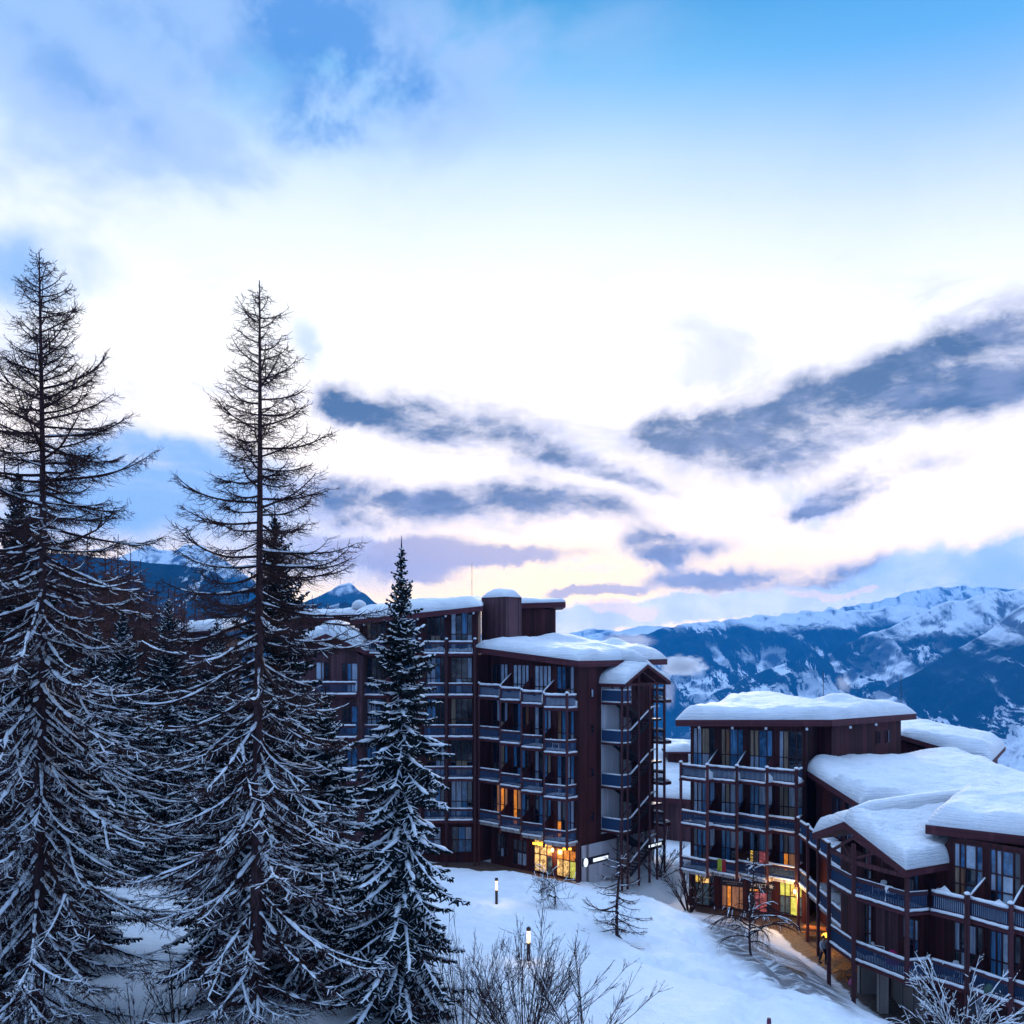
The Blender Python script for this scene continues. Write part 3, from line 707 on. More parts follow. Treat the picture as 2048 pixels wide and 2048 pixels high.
# ================================================================ the tall block in the middle (A)
A = Building('apartment_block', (1.0, 86, 1.2), 'tall stepped dark wood apartment block with an outside stair under a small gable', 'building')
dirA = unit(V2(.738, -.675)); nA = V2(.675, .738)
Wl, Wc = V2(-1.84, 89.6), V2(5.33, 82.3); Wr = Wc + nA * 10.6; Wb = Wl + nA * 10.6
wl = MB()
wl.prism([Wl, Wc, Wr, Wb], [.4] * 4, [19.55, 18.45, 18.5, 20.0])
A.part('wall', wl, M['wood'])
baysA = [((-2.85, 88.5), (-1.10, 86.7), .6), ((-.99, 86.5), (.66, 84.9), .4), ((.78, 84.5), (2.44, 83.2), .2), ((2.57, 82.4), (4.32, 81.2), 0)]
FA = [4.4, 8.0, 11.6, 15.2]
winA = {  # level, bay -> pane letters (lower row then upper row, 4 columns)
    (3, 0): 'ddwp' 'ddwp', (3, 1): 'wpww' 'ppwp', (3, 2): 'pwtp' 'pwwp', (3, 3): 'ddtw' 'bbdw',
    (2, 0): 'ddtw' 'dwdw', (2, 1): 'dBdo' 'dBdo', (2, 2): 'wdBw' 'pdBw', (2, 3): 'tBdw' 'oBdB', (1, 0): 'ddtB' 'ddtB', (1, 1): 'dBdw' 'BdBd', (1, 2): 'wdBd' 'wdBt', (1, 3): 'wdBp' 'BdpB',
    (0, 0): 'dcOc' 'dcOc', (0, 1): 'OoBd' 'OcBd', (0, 2): 'dBdB' 'dBdB', (0, 3): 'OdBw' 'wdBw'}
for L in range(4):
    for i, (a, b, off) in enumerate(baysA):
        zf = FA[L] + off
        a_, b_ = V2(*a), V2(*b)
        inner = lerp(Wl, Wc, (i + .5) / 4); dep = float(np.dot(inner - (a_ + b_) / 2, nA)) - .02
        top = L == 3
        ret = tuple(Wc + dirA * .0 + V2(-.12, -.1)) if i == 3 else None
        A.balcony(a, b, zf, depth=dep, snow=.7 if top else .18, cap=.10 if top else .05, heap=(.5 if i == 3 else .12) if top else (.25 if i >= 2 else None), ret=ret, soffit=(L == 0), inward=nA)
        p, q = lerp(Wl, Wc, (i + .10) / 4), lerp(Wl, Wc, (i + .86) / 4)
        z1 = FA[L] + 3.28 + off * (.2 if top else 1)
        A.window(p, q, zf + .08, z1, (.27, .25, .25, .23), (.42,), winA[(L, i)])
        if i < 3: A.divider(b_ + V2(.03, 0), nA, zf, depth=dep - .02, top=1.95, snow=top and i != 1)
for i, (a, b, off) in enumerate(baysA):
    A.post((a[0], a[1]), 3.9 + off if i else 1.2, FA[3] + 1.1 + off, .15)
A.post((4.36, 81.16), 3.95, FA[3] + 1.15, .2)
A.post((5.28, 82.2), 1.1, 4.3, .35, False)
A.roof((-3.3, 89.0, 20.05), (5.3, 81.35, 18.93), (13.75, 90.6, 18.98), (5.2, 98.2, 20.7), th=.5, snow=1.0, w=1.6, seed=4, bumps=[(9.3, 92.5, .9, .5), (3.9, 94, .8, .4)])
# ground floor of A
A.window(lerp(Wl, Wc, .08), lerp(Wl, Wc, .21), 1.9, 3.9, (1, 1, 1), (.4,), 'dwd' 'ddd')
A.window(lerp(Wl, Wc, .27), lerp(Wl, Wc, .44), 1.5, 3.7, (1, 1, 1), (.5,), 'dwp' 'ddd')
A.window(lerp(Wl, Wc, .52), lerp(Wl, Wc, .73), 1.3, 4.0, (1, 1.2, 1), (.55,), 'LLg' 'LLL')
A.window(lerp(Wl, Wc, .77), lerp(Wl, Wc, .985), 1.3, 3.6, (1, 1, 1), (.62,), 'LLG' 'OOO', name='shop_entrance')
cw = MB(); cw.wall(Wc + dirA * .06 + nA * .3, Wc + dirA * .06 + nA * 10.5, .2, 4.0, .05, -1); A.part('base_wall', cw, M['white_wall'])
# awning glow lamps under the first balconies
for q in (.60, .66, .93):
    m = MB(); c = lerp(Wl, Wc, q) - nA * .6; m.box(c[0] - .35, c[0] + .35, c[1] - .15, c[1] + .15, 3.72, 3.86); A.part('soffit_lamp', m, M['lamp_orange'])
# end wall: pale panel, small windows, gabled outside stair
def E(s, o=0.0): return Wc + nA * s + dirA * o          # s along the end wall, o outwards
pw = MB(); pw.wall(E(3.0, .04), E(5.7, .04), 4.6, 17.0, .035, 1); A.part('panel', pw, M['white_wall'])
for z in (4.9, 8.5, 12.1, 15.4):
    A.window(E(1.55, 0), E(2.0, 0), z + .9 if z < 15 else z - .1 + .6, (z + .9 if z < 15 else z + .5) + .75, (1,), (), 'd' if z < 15 else 'p', name='small_window', fw=.08)
    A.window(E(8.0, 0), E(8.7, 0), z + .7, z + 1.6, (1, 1), (), 'd', name='small_window', fw=.08)
    dm_ = MB(); dm_.wall(E(6.1, .04), E(7.2, .04), z - .25, z + 2.0, .035, 1); dd_ = A.part('door', dm_, M['white_wall'])
    hm_ = MB(); c = E(7.05, .10); hm_.box(c[0] - .04, c[0] + .04, c[1] - .04, c[1] + .04, z + .75, z + .85); A.part('handle', hm_, M['black'], dd_)
SO = 2.2
for s in (2.9, 3.66, 5.26, 6.77, 7.87, 9.0):
    A.post(E(s, SO), .3, 17.0 if s not in (5.26,) else 18.2, .17, False)
land = [5.0, 8.6, 12.2, 15.5]
for zf in land:
    m = MB(); m.prism([E(2.95, .05), E(2.95, SO), E(4.1, SO), E(4.1, .05)], zf - .2, zf); o = A.part('stair_landing', m, M['fascia'])
    m = MB(); s_ = MB()
    for (p, q) in ((E(2.95, .1), E(2.95, SO - .1)), (E(2.95, SO - .02), E(4.1, SO - .02))):
        m.wall(p, q, zf + .12, zf + 1.0, .05)
        s_.tube([(*p, zf + 1.05), (*q, zf + 1.05)], .065, 6); s_.tube([(*p, zf + .05), (*q, zf + .05)], .06, 6)
    A.part('railing', m, M['slat'], o); A.part('snow_cap', s_, M['snow'], o, smooth=True)
for k, zf in enumerate([1.4] + land[:-1]):
    m = MB(); s_ = MB(); rr = MB()
    for (s0, s1, za, zb, oo) in ((4.1, 7.2, zf, zf + 1.8, SO - .55), (7.2, 4.1, zf + 1.8, zf + 3.6, .7)):
        n_ = 9
        for j in range(n_):
            u0 = lerp(s0, s1, j / n_); u1 = lerp(s0, s1, (j + 1) / n_); z = za + (zb - za) * (j + .5) / n_
            m.prism([E(min(u0, u1), oo - .45), E(min(u0, u1), oo + .45), E(max(u0, u1), oo + .45), E(max(u0, u1), oo - .45)], z - .05, z)
        for o2 in (oo + .47, oo - .47):
            m.bar((*E(s0, o2), za - .12), (*E(s1, o2), zb - .12), .06, .26)
            rr.bar((*E(s0, o2), za + .92), (*E(s1, o2), zb + .92), .05, .09)
            for j in range(12):
                t_ = (j + .5) / 12; c = E(lerp(s0, s1, t_), o2); z = lerp(za, zb, t_)
                rr.bar((*c, z - .05), (*c, z + .9), .025)
        if oo > 1: s_.tube([(*E(s0, oo + .47), za + 1.0), (*E(s1, oo + .47), zb + 1.0), (*E(8.0, oo + .47), zb + 1.03)], .07, 6)
    m.prism([E(7.2, .1), E(7.2, SO), E(8.6, SO), E(8.6, .1)], zf + 1.6, zf + 1.78)
    o = A.part('stair_flight', m, M['black']); A.part('railing', rr, M['rail'], o); A.part('snow_cap', s_, M['snow'], o, smooth=True)
# gable roof of the stair: two slopes, one snow mound each
ap = (*E(5.9, SO + .45), 18.62); ab = (*E(5.9, -2.4), 18.75); lf = (*E(2.7, SO + .45), 17.05); lbk = (*E(2.7, -.3), 17.05); rf = (*E(9.3, SO + .45), 17.12); rbk = (*E(9.3, -.3), 17.12)
A.roof(lf, ap, ab, lbk, th=.28, snow=.75, w=.9, seed=9, nx=30, ny=26)
A.roof(ap, rf, rbk, ab, th=.28, snow=.75, w=.9, seed=10, nx=30, ny=26)
rs = MB(); rs.tube([(*E(5.9, SO + .1), 18.85), (*E(5.9, 1.2), 19.15), (*E(5.9, -.6), 19.25), (*E(5.9, -1.6), 19.3)], [.3, .62, .75, .7], 12); A.part('ridge_snow', rs, M['roof_snow'], smooth=True)
g_ = MB()
g_.bar((*E(2.9, SO), 16.95), (*E(9.0, SO), 16.95), .12, .2)
for s in (4.1, 7.6): g_.bar((*E(s, SO), 17.0), (*E(s, SO), 17.75), .1)
g_.bar((*E(5.3, SO), 18.2), (*E(7.9, SO), 17.0), .1, .12)
A.part('gable_truss', g_, M['beam'])
for z in (5.1, 8.7, 12.3, 15.9):
    A.balcony(E(10.65, -.2), E(10.65, 1.0), z - .5, depth=1.2, snow=.25, cap=.08, heap=.2, inward=nA)
A.post(E(10.7, 1.0), .2, 16.6, .16, False)
# ---- the frontal, taller part to the left
XL0, XL1, YF = -13.4, -3.0, 89.9
wl = MB(); wl.prism([(XL0, YF), (XL1, YF), (XL1, 99), (XL0, 99)], .4, [22.0, 23.3, 23.6, 22.3]); A.part('wall', wl, M['wood'])
wl = MB(); wl.prism([(XL1 + .005, YF + .35), (1.2, YF + 2.6), (1.2, 99), (XL1 + .005, 99)], .4, 19.4); A.part('recess_wall', wl, M['wood'])
FL = [5.1, 8.7, 12.3, 15.9, 19.5]
bl = [(-12.9, -10.9), (-10.5, -8.3), (-7.65, -5.78), (-5.52, -3.36)]
pl = ['ddww' 'dddw', 'dwdd' 'dddw', 'dttd' 'dddd', 'Bddd' 'BBdd', 'wddw' 'pdBd', 'tddd' 'tddd', 'wpBd' 'wwbd']
for L in range(5):
    for i, (x0, x1) in enumerate(bl):
        A.balcony((x0, 88.3), (x1, 88.3), FL[L], depth=YF - 88.32, snow=.36 if L == 4 else .14, cap=.08 if L == 4 else .055, heap=.2 if L == 4 else None)
        A.window((x0 + .15, YF), (x1 - .1, YF), FL[L] + .08, FL[L] + (3.25 if L < 4 else 2.95 + (x0 + 13) * .12), (.24, .26, .26, .24), (.42,), pl[(L * 3 + i * 2) % 7])
for x in (-13.05, -10.7, -7.95, -5.65, -3.2): A.post((x, 88.25), 1.2, FL[4] + 1.2, .18)
A.window((-5.3, YF), (-3.5, YF), 2.0, 4.3, (1, 1, 1), (.5,), 'dbb' 'dBw'); A.window((-8.2, YF), (-6.2, YF), 2.0, 4.3, (1, 1, 1), (.5,), 'dbw' 'ddw')
A.roof((-13.9, 87.7, 22.35), (-2.55, 87.7, 23.55), (-2.55, 99.4, 24.3), (-13.9, 99.4, 23.0), th=.45, snow=1.05, w=1.5, seed=14)
for x in (-12.7, -8.1, -5.7, -3.3):
    m = MB(); m.box(x - .08, x + .08, 87.85, 88.0, 21.75 + (x + 13.9) * .105, 21.93 + (x + 13.9) * .105); A.part('rafter_end', m, M['plastic'])
T0 = V2(-.53, 90.0); tq = [T0, T0 + nA * 2.05, T0 + nA * 2.05 - dirA * 3.0, T0 - dirA * 3.0]
m = MB(); m.prism(tq, 17.0, 24.45); tw = A.part('lift_tower', m, M['wood_light'])
A.roof((*tq[3], 24.47), (*tq[0], 24.47), (*tq[1], 24.47), (*tq[2], 24.47), th=.12, snow=.75, w=.8, seed=21, nx=24, ny=20)
m = MB(); m.prism([(.6, 96), (4.1, 96), (4.1, 101), (.6, 101)], 15, 23.6); A.part('wall', m, M['wood'])
A.roof((.3, 95.4, 24.1), (5.0, 95.4, 24.25), (5.0, 102, 24.25), (.3, 102, 24.1), th=.5, snow=.6, w=.8, seed=23, nx=30, ny=24)
m = MB(); m.bar((-3.6, 92, 24.2), (-3.6, 92, 27.6), .035); m.bar((-3.6, 92, 26.9), (-3.6, 92, 27.6), .02); A.part('antenna', m, M['black'])

# lit signs on the base wall
sg = Building('lit_sign', (*E(1.6, .2), 2.4), 'long lit white sign beside a glowing round emblem on the pale base wall', 'sign')
m = MB(); m.wall(E(.35, .08), E(3.9, .08), 2.35, 2.95, .06, -1); sg.part('board', m, M['sign_board'])
m = MB()
for k in range(9): m.wall(E(1.75 + k * .225, .15), E(1.75 + k * .225 + .18, .15), 2.50, 2.78, .03, -1)
sg.part('lettering', m, M['sign_white'])
m = MB()
c = E(.75, .16); ang = np.arange(12) * math.pi / 6
m.add([(*(c + nA * .27 * math.cos(t_)), 2.62 + .36 * math.sin(t_)) for t_ in ang] + [(*(c + nA * .27 * math.cos(t_) + dirA * .04), 2.62 + .36 * math.sin(t_)) for t_ in ang], [tuple(range(12)), tuple(range(23, 11, -1))] + [(i, (i + 1) % 12, 12 + (i + 1) % 12, 12 + i) for i in range(12)])
sg.part('emblem', m, M['sign_white'])
s2 = Building('lit_sign', (*E(7.0, 2.4), 4.2), 'small dim lit sign of broken letters under the outside stair', 'sign')
m = MB(); m.wall(E(6.3, SO + .12), E(8.6, SO + .12), 3.2, 3.62, .05, -1); s2.part('board', m, M['sign_board'])
m = MB()
for k, (s_, l_) in enumerate(((6.4, .1), (6.75, .5), (7.4, .2), (7.75, .5))): m.wall(E(s_, SO + .18), E(s_ + l_, SO + .18), 3.3, 3.5, .03, -1)
s2.part('lettering', m, M['sign_white'])

# ================================================================ low gabled house left of the tall block (D) and the roofs behind it
Dh = Building('gabled_house', (-15.5, 86, 2), 'low gabled brown wooden house half hidden behind the spruces', 'building')
m = MB(); m.add([(-18.2, 86.6, 1), (-12.7, 86.6, 1), (-12.7, 97, 1), (-18.2, 97, 1), (-18.2, 86.6, 19.5), (-12.7, 86.6, 19.3), (-12.7, 97, 19.3), (-18.2, 97, 19.5), (-15.5, 86.6, 20.75), (-15.5, 97, 20.75)],
                [(0, 1, 5, 8, 4), (1, 2, 6, 5), (2, 3, 7, 9, 6), (3, 0, 4, 7), (4, 8, 9, 7), (8, 5, 6, 9)]); Dh.part('wall', m, M['wood_light'])
Dh.roof((-19.2, 85.8, 19.7), (-15.6, 85.8, 21.15), (-15.6, 98, 21.3), (-19.2, 98, 19.7), th=.35, snow=1.0, w=1.1, seed=31)
Dh.roof((-15.6, 85.8, 21.15), (-12.3, 85.8, 19.75), (-12.3, 98, 19.75), (-15.6, 98, 21.3), th=.35, snow=1.1, w=1.1, seed=32)
rs = MB(); rs.tube([(-15.6, 85.95, 21.25), (-15.6, 87, 21.6), (-15.6, 92, 21.75), (-15.6, 97.5, 21.7)], [.3, .68, .75, .7], 12); Dh.part('ridge_snow', rs, M['roof_snow'], smooth=True)
for z, pn in ((16.2, 'dwp' 'dbw'), (12.6, 'dbb' 'ddb'), (9.0, 'bpB' 'dbb'), (5.4, 'dbd' 'ddb')):
    Dh.window((-14.4, 86.6), (-13.0, 86.6), z, z + 2.5, (1, .8, 1.2), (.42,), pn)
    Dh.window((-16.6, 86.6), (-15.4, 86.6), z, z + 2.6, (1, .5, 1), (.42,), pn[::-1])
    Dh.balcony((-18.0, 85.4), (-13.0, 85.4), z - .1, depth=1.18, snow=.15)
Eh = Building('long_house', (-20.5, 112, 8), 'long brown house with a flat snowy roof behind the low gabled house', 'building')
m = MB(); m.box(-25.5, -16.2, 112.6, 122, 4, 22.9); Eh.part('wall', m, M['wood_light'])
Eh.roof((-26, 112, 23.2), (-15.6, 112, 23.3), (-15.6, 123, 23.6), (-26, 123, 23.6), th=.5, snow=1.25, w=1.4, seed=35)
sn = MB(); sn.lathe([(.75, 0), (.85, .3), (.7, .75), (.35, 1.0), (.02, 1.08)], (-16.9, 113.2, 24.2), 14); Eh.part('chimney_snow', sn, M['roof_snow'], smooth=True)
for x in (-24, -21.5, -19): Eh.window((x, 112.6), (x + 1.6, 112.6), 19.2, 21.6, (1, 1), (.5,), 'dwpd')
Gh = Building('wooden_house', (-35, 108, 8), 'red brown house with a shallow snowy roof among the left hand larches', 'building')
m = MB(); m.box(-38.5, -31.2, 108.6, 118, 4, 21.2); Gh.part('wall', m, M['wood_light'])
Gh.roof((-39.2, 108, 21.2), (-30.6, 108, 21.9), (-30.6, 119, 22.6), (-39.2, 119, 21.9), th=.4, snow=.9, w=1.2, seed=37)
for x in (-37.2, -35, -33): Gh.window((x, 108.6), (x + 1.1, 108.6), 17.6, 19.4, (1, 1), (.5,), 'dBpd')

# ================================================================ block on the right (B) with its lower wing and the gabled corner (C)
B = Building('stepped_apartments', (18, 82, -.85), 'four storey dark wood block with lit shops below and thick snow on its flat roof', 'building')
WBl, WBr = V2(14.45, 82.9), V2(22.6, 78.7)
m = MB(); m.prism([WBl, WBr, V2(24.2, 81.2), V2(25.0, 80.1), V2(33.2, 87.4), V2(26, 95.5), V2(19, 94)], [-1.1] * 7, [14.0] * 7); B.part('wall', m, M['wood'])
baysB = [((13.3, 80.65), (14.9, 78.75)), ((15.2, 79.8), (17.0, 78.0)), ((17.3, 78.9), (19.0, 76.8)), ((19.35, 77.9), (21.1, 76.2))]
nB = unit(V2(.55, .835))
FB = [2.6, 6.2, 9.8]
winB = {(2, 0): 'BBwb' 'wwtd', (2, 1): 'ttbB' 'toBb', (2, 2): 'wwBd' 'ttbB', (2, 3): 'wtdd' 'wtdd',
        (1, 0): 'wwBB' 'wwBB', (1, 1): 'pwwB' 'wtwB', (1, 2): 'BwbB' 'BBwp', (1, 3): 'tttB' 'ttwd', (0, 0): 'bbdB' 'dBBw', (0, 1): 'bBdd' 'BBwb', (0, 2): 'YtRB' 'BdBd', (0, 3): 'BOcd' 'BtwB'}
for L in range(3):
    for i, (a, b) in enumerate(baysB):
        a_, b_ = V2(*a), V2(*b); db = unit(b_ - a_); ni = V2(-db[1], db[0])
        c0, c1 = lerp(WBl, WBr, i / 4), lerp(WBl, WBr, (i + 1) / 4)
        # slab reaches the wall
        m = MB(); m.prism([a_ + ni * .9, b_ + ni * .9, c1 - nB * .02, c0 - nB * .02], FB[L] - .255, FB[L] - .005); B.part('balcony_floor', m, M['fascia'])
        B.balcony(a, b, FB[L], depth=1.3, snow=.8 if L == 2 else .17, cap=.085, heap=.2 if L == 2 else (.32 if i == 0 else None), ret=(22.1, 77.9) if i == 3 else None, soffit=(L == 0))
        B.window(lerp(c0, c1, .10), lerp(c0, c1, .90), FB[L] + .06, FB[L] + (3.25 if L < 2 else 3.75), (.2, .2, .34, .26), (.44,), winB[(L, i)])
        if i < 3:
            B.divider(V2(*baysB[i + 1][0]) - db * .1, c1 - V2(*baysB[i + 1][0]), FB[L], depth=float(np.linalg.norm(c1 - V2(*baysB[i + 1][0]))) - .05, top=2.0, snow=(L == 2 and i < 2))
for i, (a, b) in enumerate(baysB):
    p = V2(*a) if i == 0 else (V2(*a) + V2(*baysB[i - 1][1])) / 2 + V2(0, -.35)
    B.post(p, 2.2, FB[2] + 1.15, .2)
B.post((21.15, 76.15), 2.2, FB[2] + 1.15, .22)
m = MB()
for q in ((13.35, 80.7), (13.9, 80.1)): m.bar((*q, 2.3), (14.3, 82.4, -.7), .14)
B.part('bracket', m, M['beam'])
# shops
gw = [(.05, .19, 'gggd' 'YLgg', .35), (.27, .45, 'ccLc' 'dLdd', .0), (.52, .70, 'RRRd' 'LYLd', .0), (.79, .99, 'gGLG' 'GGYG', .55)]
B.window(lerp(WBl, WBr, .04), lerp(WBl, WBr, .22), -.75, 2.25, (.2, .2, .34, .26), (.60,), 'gggd' 'YYLd', name='shop_window')
B.window(lerp(WBl, WBr, .28), lerp(WBl, WBr, .475), -.75, 2.2, (.25, .2, .35, .2), (.62, .86), 'cOcc' 'dddd' 'dLdd', name='shop_window')
B.window(lerp(WBl, WBr, .52), lerp(WBl, WBr, .72), -.75, 2.25, (.22, .22, .34, .22), (.52, .60, .82), 'dRRd' 'LOdd' 'dddd' 'YYLd', name='shop_window')
B.window(lerp(WBl, WBr, .78), lerp(WBl, WBr, .985), -.75, 2.25, (.24, .22, .34, .24), (.50,), 'ggGg' 'GGYG', name='shop_window')
m = MB(); m.box(21.95, 22.3, 77.3, 77.65, -.85, 2.35); B.part('pillar', m, M['wood'])
# upper right wall
for x in (.62, .76):
    p = lerp(V2(25.0, 80.1), V2(33.2, 87.4), x); q = lerp(V2(25.0, 80.1), V2(33.2, 87.4), x + .06); B.window(p, q, 12.0, 13.1, (1, 1), (), 'dw' if x > .7 else 'd', name='small_window')
B.roof((12.75, 79.9, 14.35), (24.35, 77.9, 14.5), (34.6, 87.6, 14.35), (22.0, 97, 14.9), th=.5, snow=1.25, w=1.5, seed=41, bumps=[(27.6, 86.0, 1.7, .75)], nx=80)
for x, y in ((14.6, 79.95), (17.1, 79.5), (19.6, 79.05), (22.6, 78.5), (26.5, 80.2), (29.5, 83.0)):
    m = MB(); m.box(x - .08, x + .08, y - .08, y + .08, 13.66, 13.85); B.part('rafter_end', m, M['plastic'])
for (x, y, h) in ((26.3, 86.5, 2.6), (34.0, 89.5, 2.2)):
    m = MB(); m.bar((x, y, 14.6), (x, y, 15.4 + h), .04); B.part('antenna', m, M['black'])
m = MB(); m.prism([V2(34.6, 92), V2(41, 88), V2(46, 97), V2(37, 101)], -1, [11.6, 9.8, 9.9, 12]); B.part('wall', m, M['wood'])
B.roof(P(1800, 1470, 91), P(1983, 1523, 87), (47, 97.5, 10.6), (36.5, 102, 12.4), th=.4, snow=1.25, w=1.5, seed=43)

Wg = Building('connecting_wing', (23.5, 70, -.85), 'low connecting wing with a very broad snow covered roof beside the stepped block', 'building')
m = MB(); m.prism([V2(23.5, 63), V2(23.5, 79.2), V2(37.5, 88), V2(38.5, 66)][::-1], -1.0, [10.0, 9.95, 9.2, 9.1][::-1] if False else 9.05); Wg.part('wall', m, M['wood'])
m = MB(); m.prism([V2(23.5, 69), V2(24.0, 69), V2(24.0, 79.5), V2(23.5, 79.5)], 9.06, [9.3, 9.3, 10.1, 10.1]); Wg.part('wall', m, M['wood'])
Wg.roof((22.95, 67.6, 9.65), (39.5, 65.5, 9.1), (38.6, 89.5, 10.8), (22.75, 79.6, 10.55), th=.45, snow=.95, w=1.4, seed=45, nx=80, ny=60)
ysW = [(75.5, 72.7, 21.2), (72.4, 69.4, 21.0), (69.1, 66.2, 20.75), (65.9, 62.6, 20.5)]
for L, zf in enumerate((2.6, 6.2)):
    for i, (y0, y1, x) in enumerate(ysW):
        Wg.balcony((x, y0), (x - .05, y1), zf, depth=23.4 - x, snow=.3 if L else .15, cap=.085, soffit=(L == 0), inward=(1, 0))
        Wg.window((23.5, y0 - .4), (23.5, y1 + .3), zf + .1, zf + 3.0, (.3, .2, .2, .3), (.42,), ('dBwd' 'dBtd', 'tdwB' 'ddBd')[(i + L) % 2])
for (y0, y1, x) in ysW: Wg.post((x - .05, y0 + .12), -.85, 7.4, .18)
m = MB(); m.bar((21.1, 70.8, 7.55), (23.2, 70.8, 8.2), .1); Wg.part('balcony_screen', m, M['wood'])

C = Building('corner_house', (24, 56, -1.2), 'nearest dark wood house with an open timber gable and balconies stepping to the frame edge', 'building')
m = MB(); m.prism([V2(19.9, 62), V2(20.1, 58.6), V2(22.2, 55.6), V2(22.9, 56.0), V2(23.5, 54.75), V2(28.0, 48.0), V2(37, 53.5), V2(30, 64)], 2.3, [8.2, 8.2, 8.3, 8.3, 9.9, 9.9, 9.9, 9.9]); C.part('wall', m, M['wood'])
m = MB(); m.prism([V2(22.6, 61.5), V2(23.0, 57.6), V2(23.6, 55.6), V2(28.4, 48.6), V2(37, 53.5), V2(30, 64)], -1.3, 2.28); C.part('base_wall', m, M['wood'])
G0, G1, G2 = V2(18.9, 61), V2(19.2, 57.5), V2(20.8, 53.9)
for zf, sn_ in ((6.1, .16), (2.5, .18)):
    C.balcony(G0, G1, zf, depth=1.0, snow=.05, cap=.03 if zf > 5 else .06, inward=(1, .05))
    C.balcony(G1, G2, zf, depth=1.35, snow=sn_, cap=.03 if zf > 5 else .075, heap=.2, ret=(22.1, 54.25), soffit=False)
    m = MB(); m.prism([G1 + V2(.02, .0), G2 + V2(.1, .02), V2(22.2, 54.3), V2(22.3, 55.5), V2(20.1, 58.7)], zf - .252, zf - .006); C.part('balcony_floor', m, M['fascia'])
    C.window(lerp(V2(20.1, 58.6), V2(22.2, 55.6), .02), lerp(V2(20.1, 58.6), V2(22.2, 55.6), .17), zf + .15, zf + 2.9, (1, 1), (.4, .7), 'dp' 'dp' 'dw')
    C.window(lerp(V2(20.1, 58.6), V2(22.2, 55.6), .70), lerp(V2(20.1, 58.6), V2(22.2, 55.6), .98), zf + .1, zf + 2.7, (.6, 1.2, .7), (.55,), 'odb' 'wbw')
m = MB(); a_, b_ = V2(20.1, 58.6), V2(22.2, 55.6); dq = unit(b_ - a_); m.wall(lerp(a_, b_, .24) + V2(dq[1], -dq[0]) * .002, lerp(a_, b_, .62) + V2(dq[1], -dq[0]) * .002, 2.52, 5.4, .03, -1); C.part('panel', m, M['wood_light'])
for p_, z0, z1 in ((G0, -1.0, 8.2), (G1, -1.0, 9.0), (G2, 2.2, 8.2)): C.post(p_ + V2(-.05, -.1), z0, z1, .2, False)
m = MB(); zt = 8.05
m.bar((*G0, zt - .1), (*G1, zt - .1), .16, .24); m.bar((*G1, zt - .1), (*G2, zt - .1), .16, .24); m.bar((*G2, zt - .1), (22.2, 55.4, zt - .1), .14, .22)
m.bar((*lerp(G0, G1, .15), zt), (*lerp(G0, G1, .98), 9.3), .12, .16); m.bar((*G1, 9.3), (*lerp(G1, G2, .95), zt), .12, .16)
for t_ in (.3, .55, .8): m.bar((*lerp(G1, G2, t_), zt), (*lerp(G1, G2, t_), 9.25 - 1.2 * t_), .11)
m.bar((*G1, zt + .1), (*lerp(G1, G2, .42), 8.75), .1, .13); m.bar((*lerp(G0, G1, .55), 8.75), (*lerp(G0, G1, .9), zt), .1, .12)
C.part('gable_truss', m, M['beam'])
cap_ = np.array((18.97, 58.5, 10.05)); cl = np.array((18.35, 62.6, 8.65)); cr = np.array((20.35, 52.9, 8.5))
rb_ = np.array((28.5, 63.3, 10.35)); crb = np.array((24.4, 55.5, 8.45)); clb = np.array((26.5, 67.0, 8.7))
C.roof(cr, crb, rb_, cap_, th=.4, snow=.85, w=.7, seed=51, nx=54, ny=54)
C.roof(cap_, rb_, clb, cl, th=.4, snow=.8, w=.75, seed=52, nx=54, ny=40)
rs = MB(); rs.tube([lerp(cap_, rb_, .02) + (0, 0, .05), lerp(cap_, rb_, .07) + (0, 0, .28), lerp(cap_, rb_, .2) + (0, 0, .42), lerp(cap_, rb_, .6) + (0, 0, .45), lerp(cap_, rb_, .97) + (0, 0, .4)], [.22, .46, .6, .62, .58], 14); C.part('ridge_snow', rs, M['roof_snow'], smooth=True)
C.roof((22.4, 55.5, 10.4), (31.4, 47.4, 10.4), (37.5, 54, 11.0), (27.6, 62.5, 11.1), th=.5, snow=1.05, w=1.4, seed=53, nx=70, ny=50)
baysC = [((22.1, 54.05), (23.15, 52.4)), ((23.4, 52.5), (24.45, 50.4)), ((24.7, 50.6), (25.8, 48.6)), ((26.0, 48.8), (27.0, 46.9))]
wC0, wC1 = V2(23.5, 54.75), V2(28.0, 48.0); nC = unit(V2(.832, .555))
pc = [('tobd' 'todb', 'dbpd' 'wbpd', 'wbpb' 'pbwB', 'bwbd' 'BwBd'), ('dwdd' 'wdwd', 'BBwd' 'BBpd', 'BdBd' 'bBwd', 'dBdd' 'BdBd')]
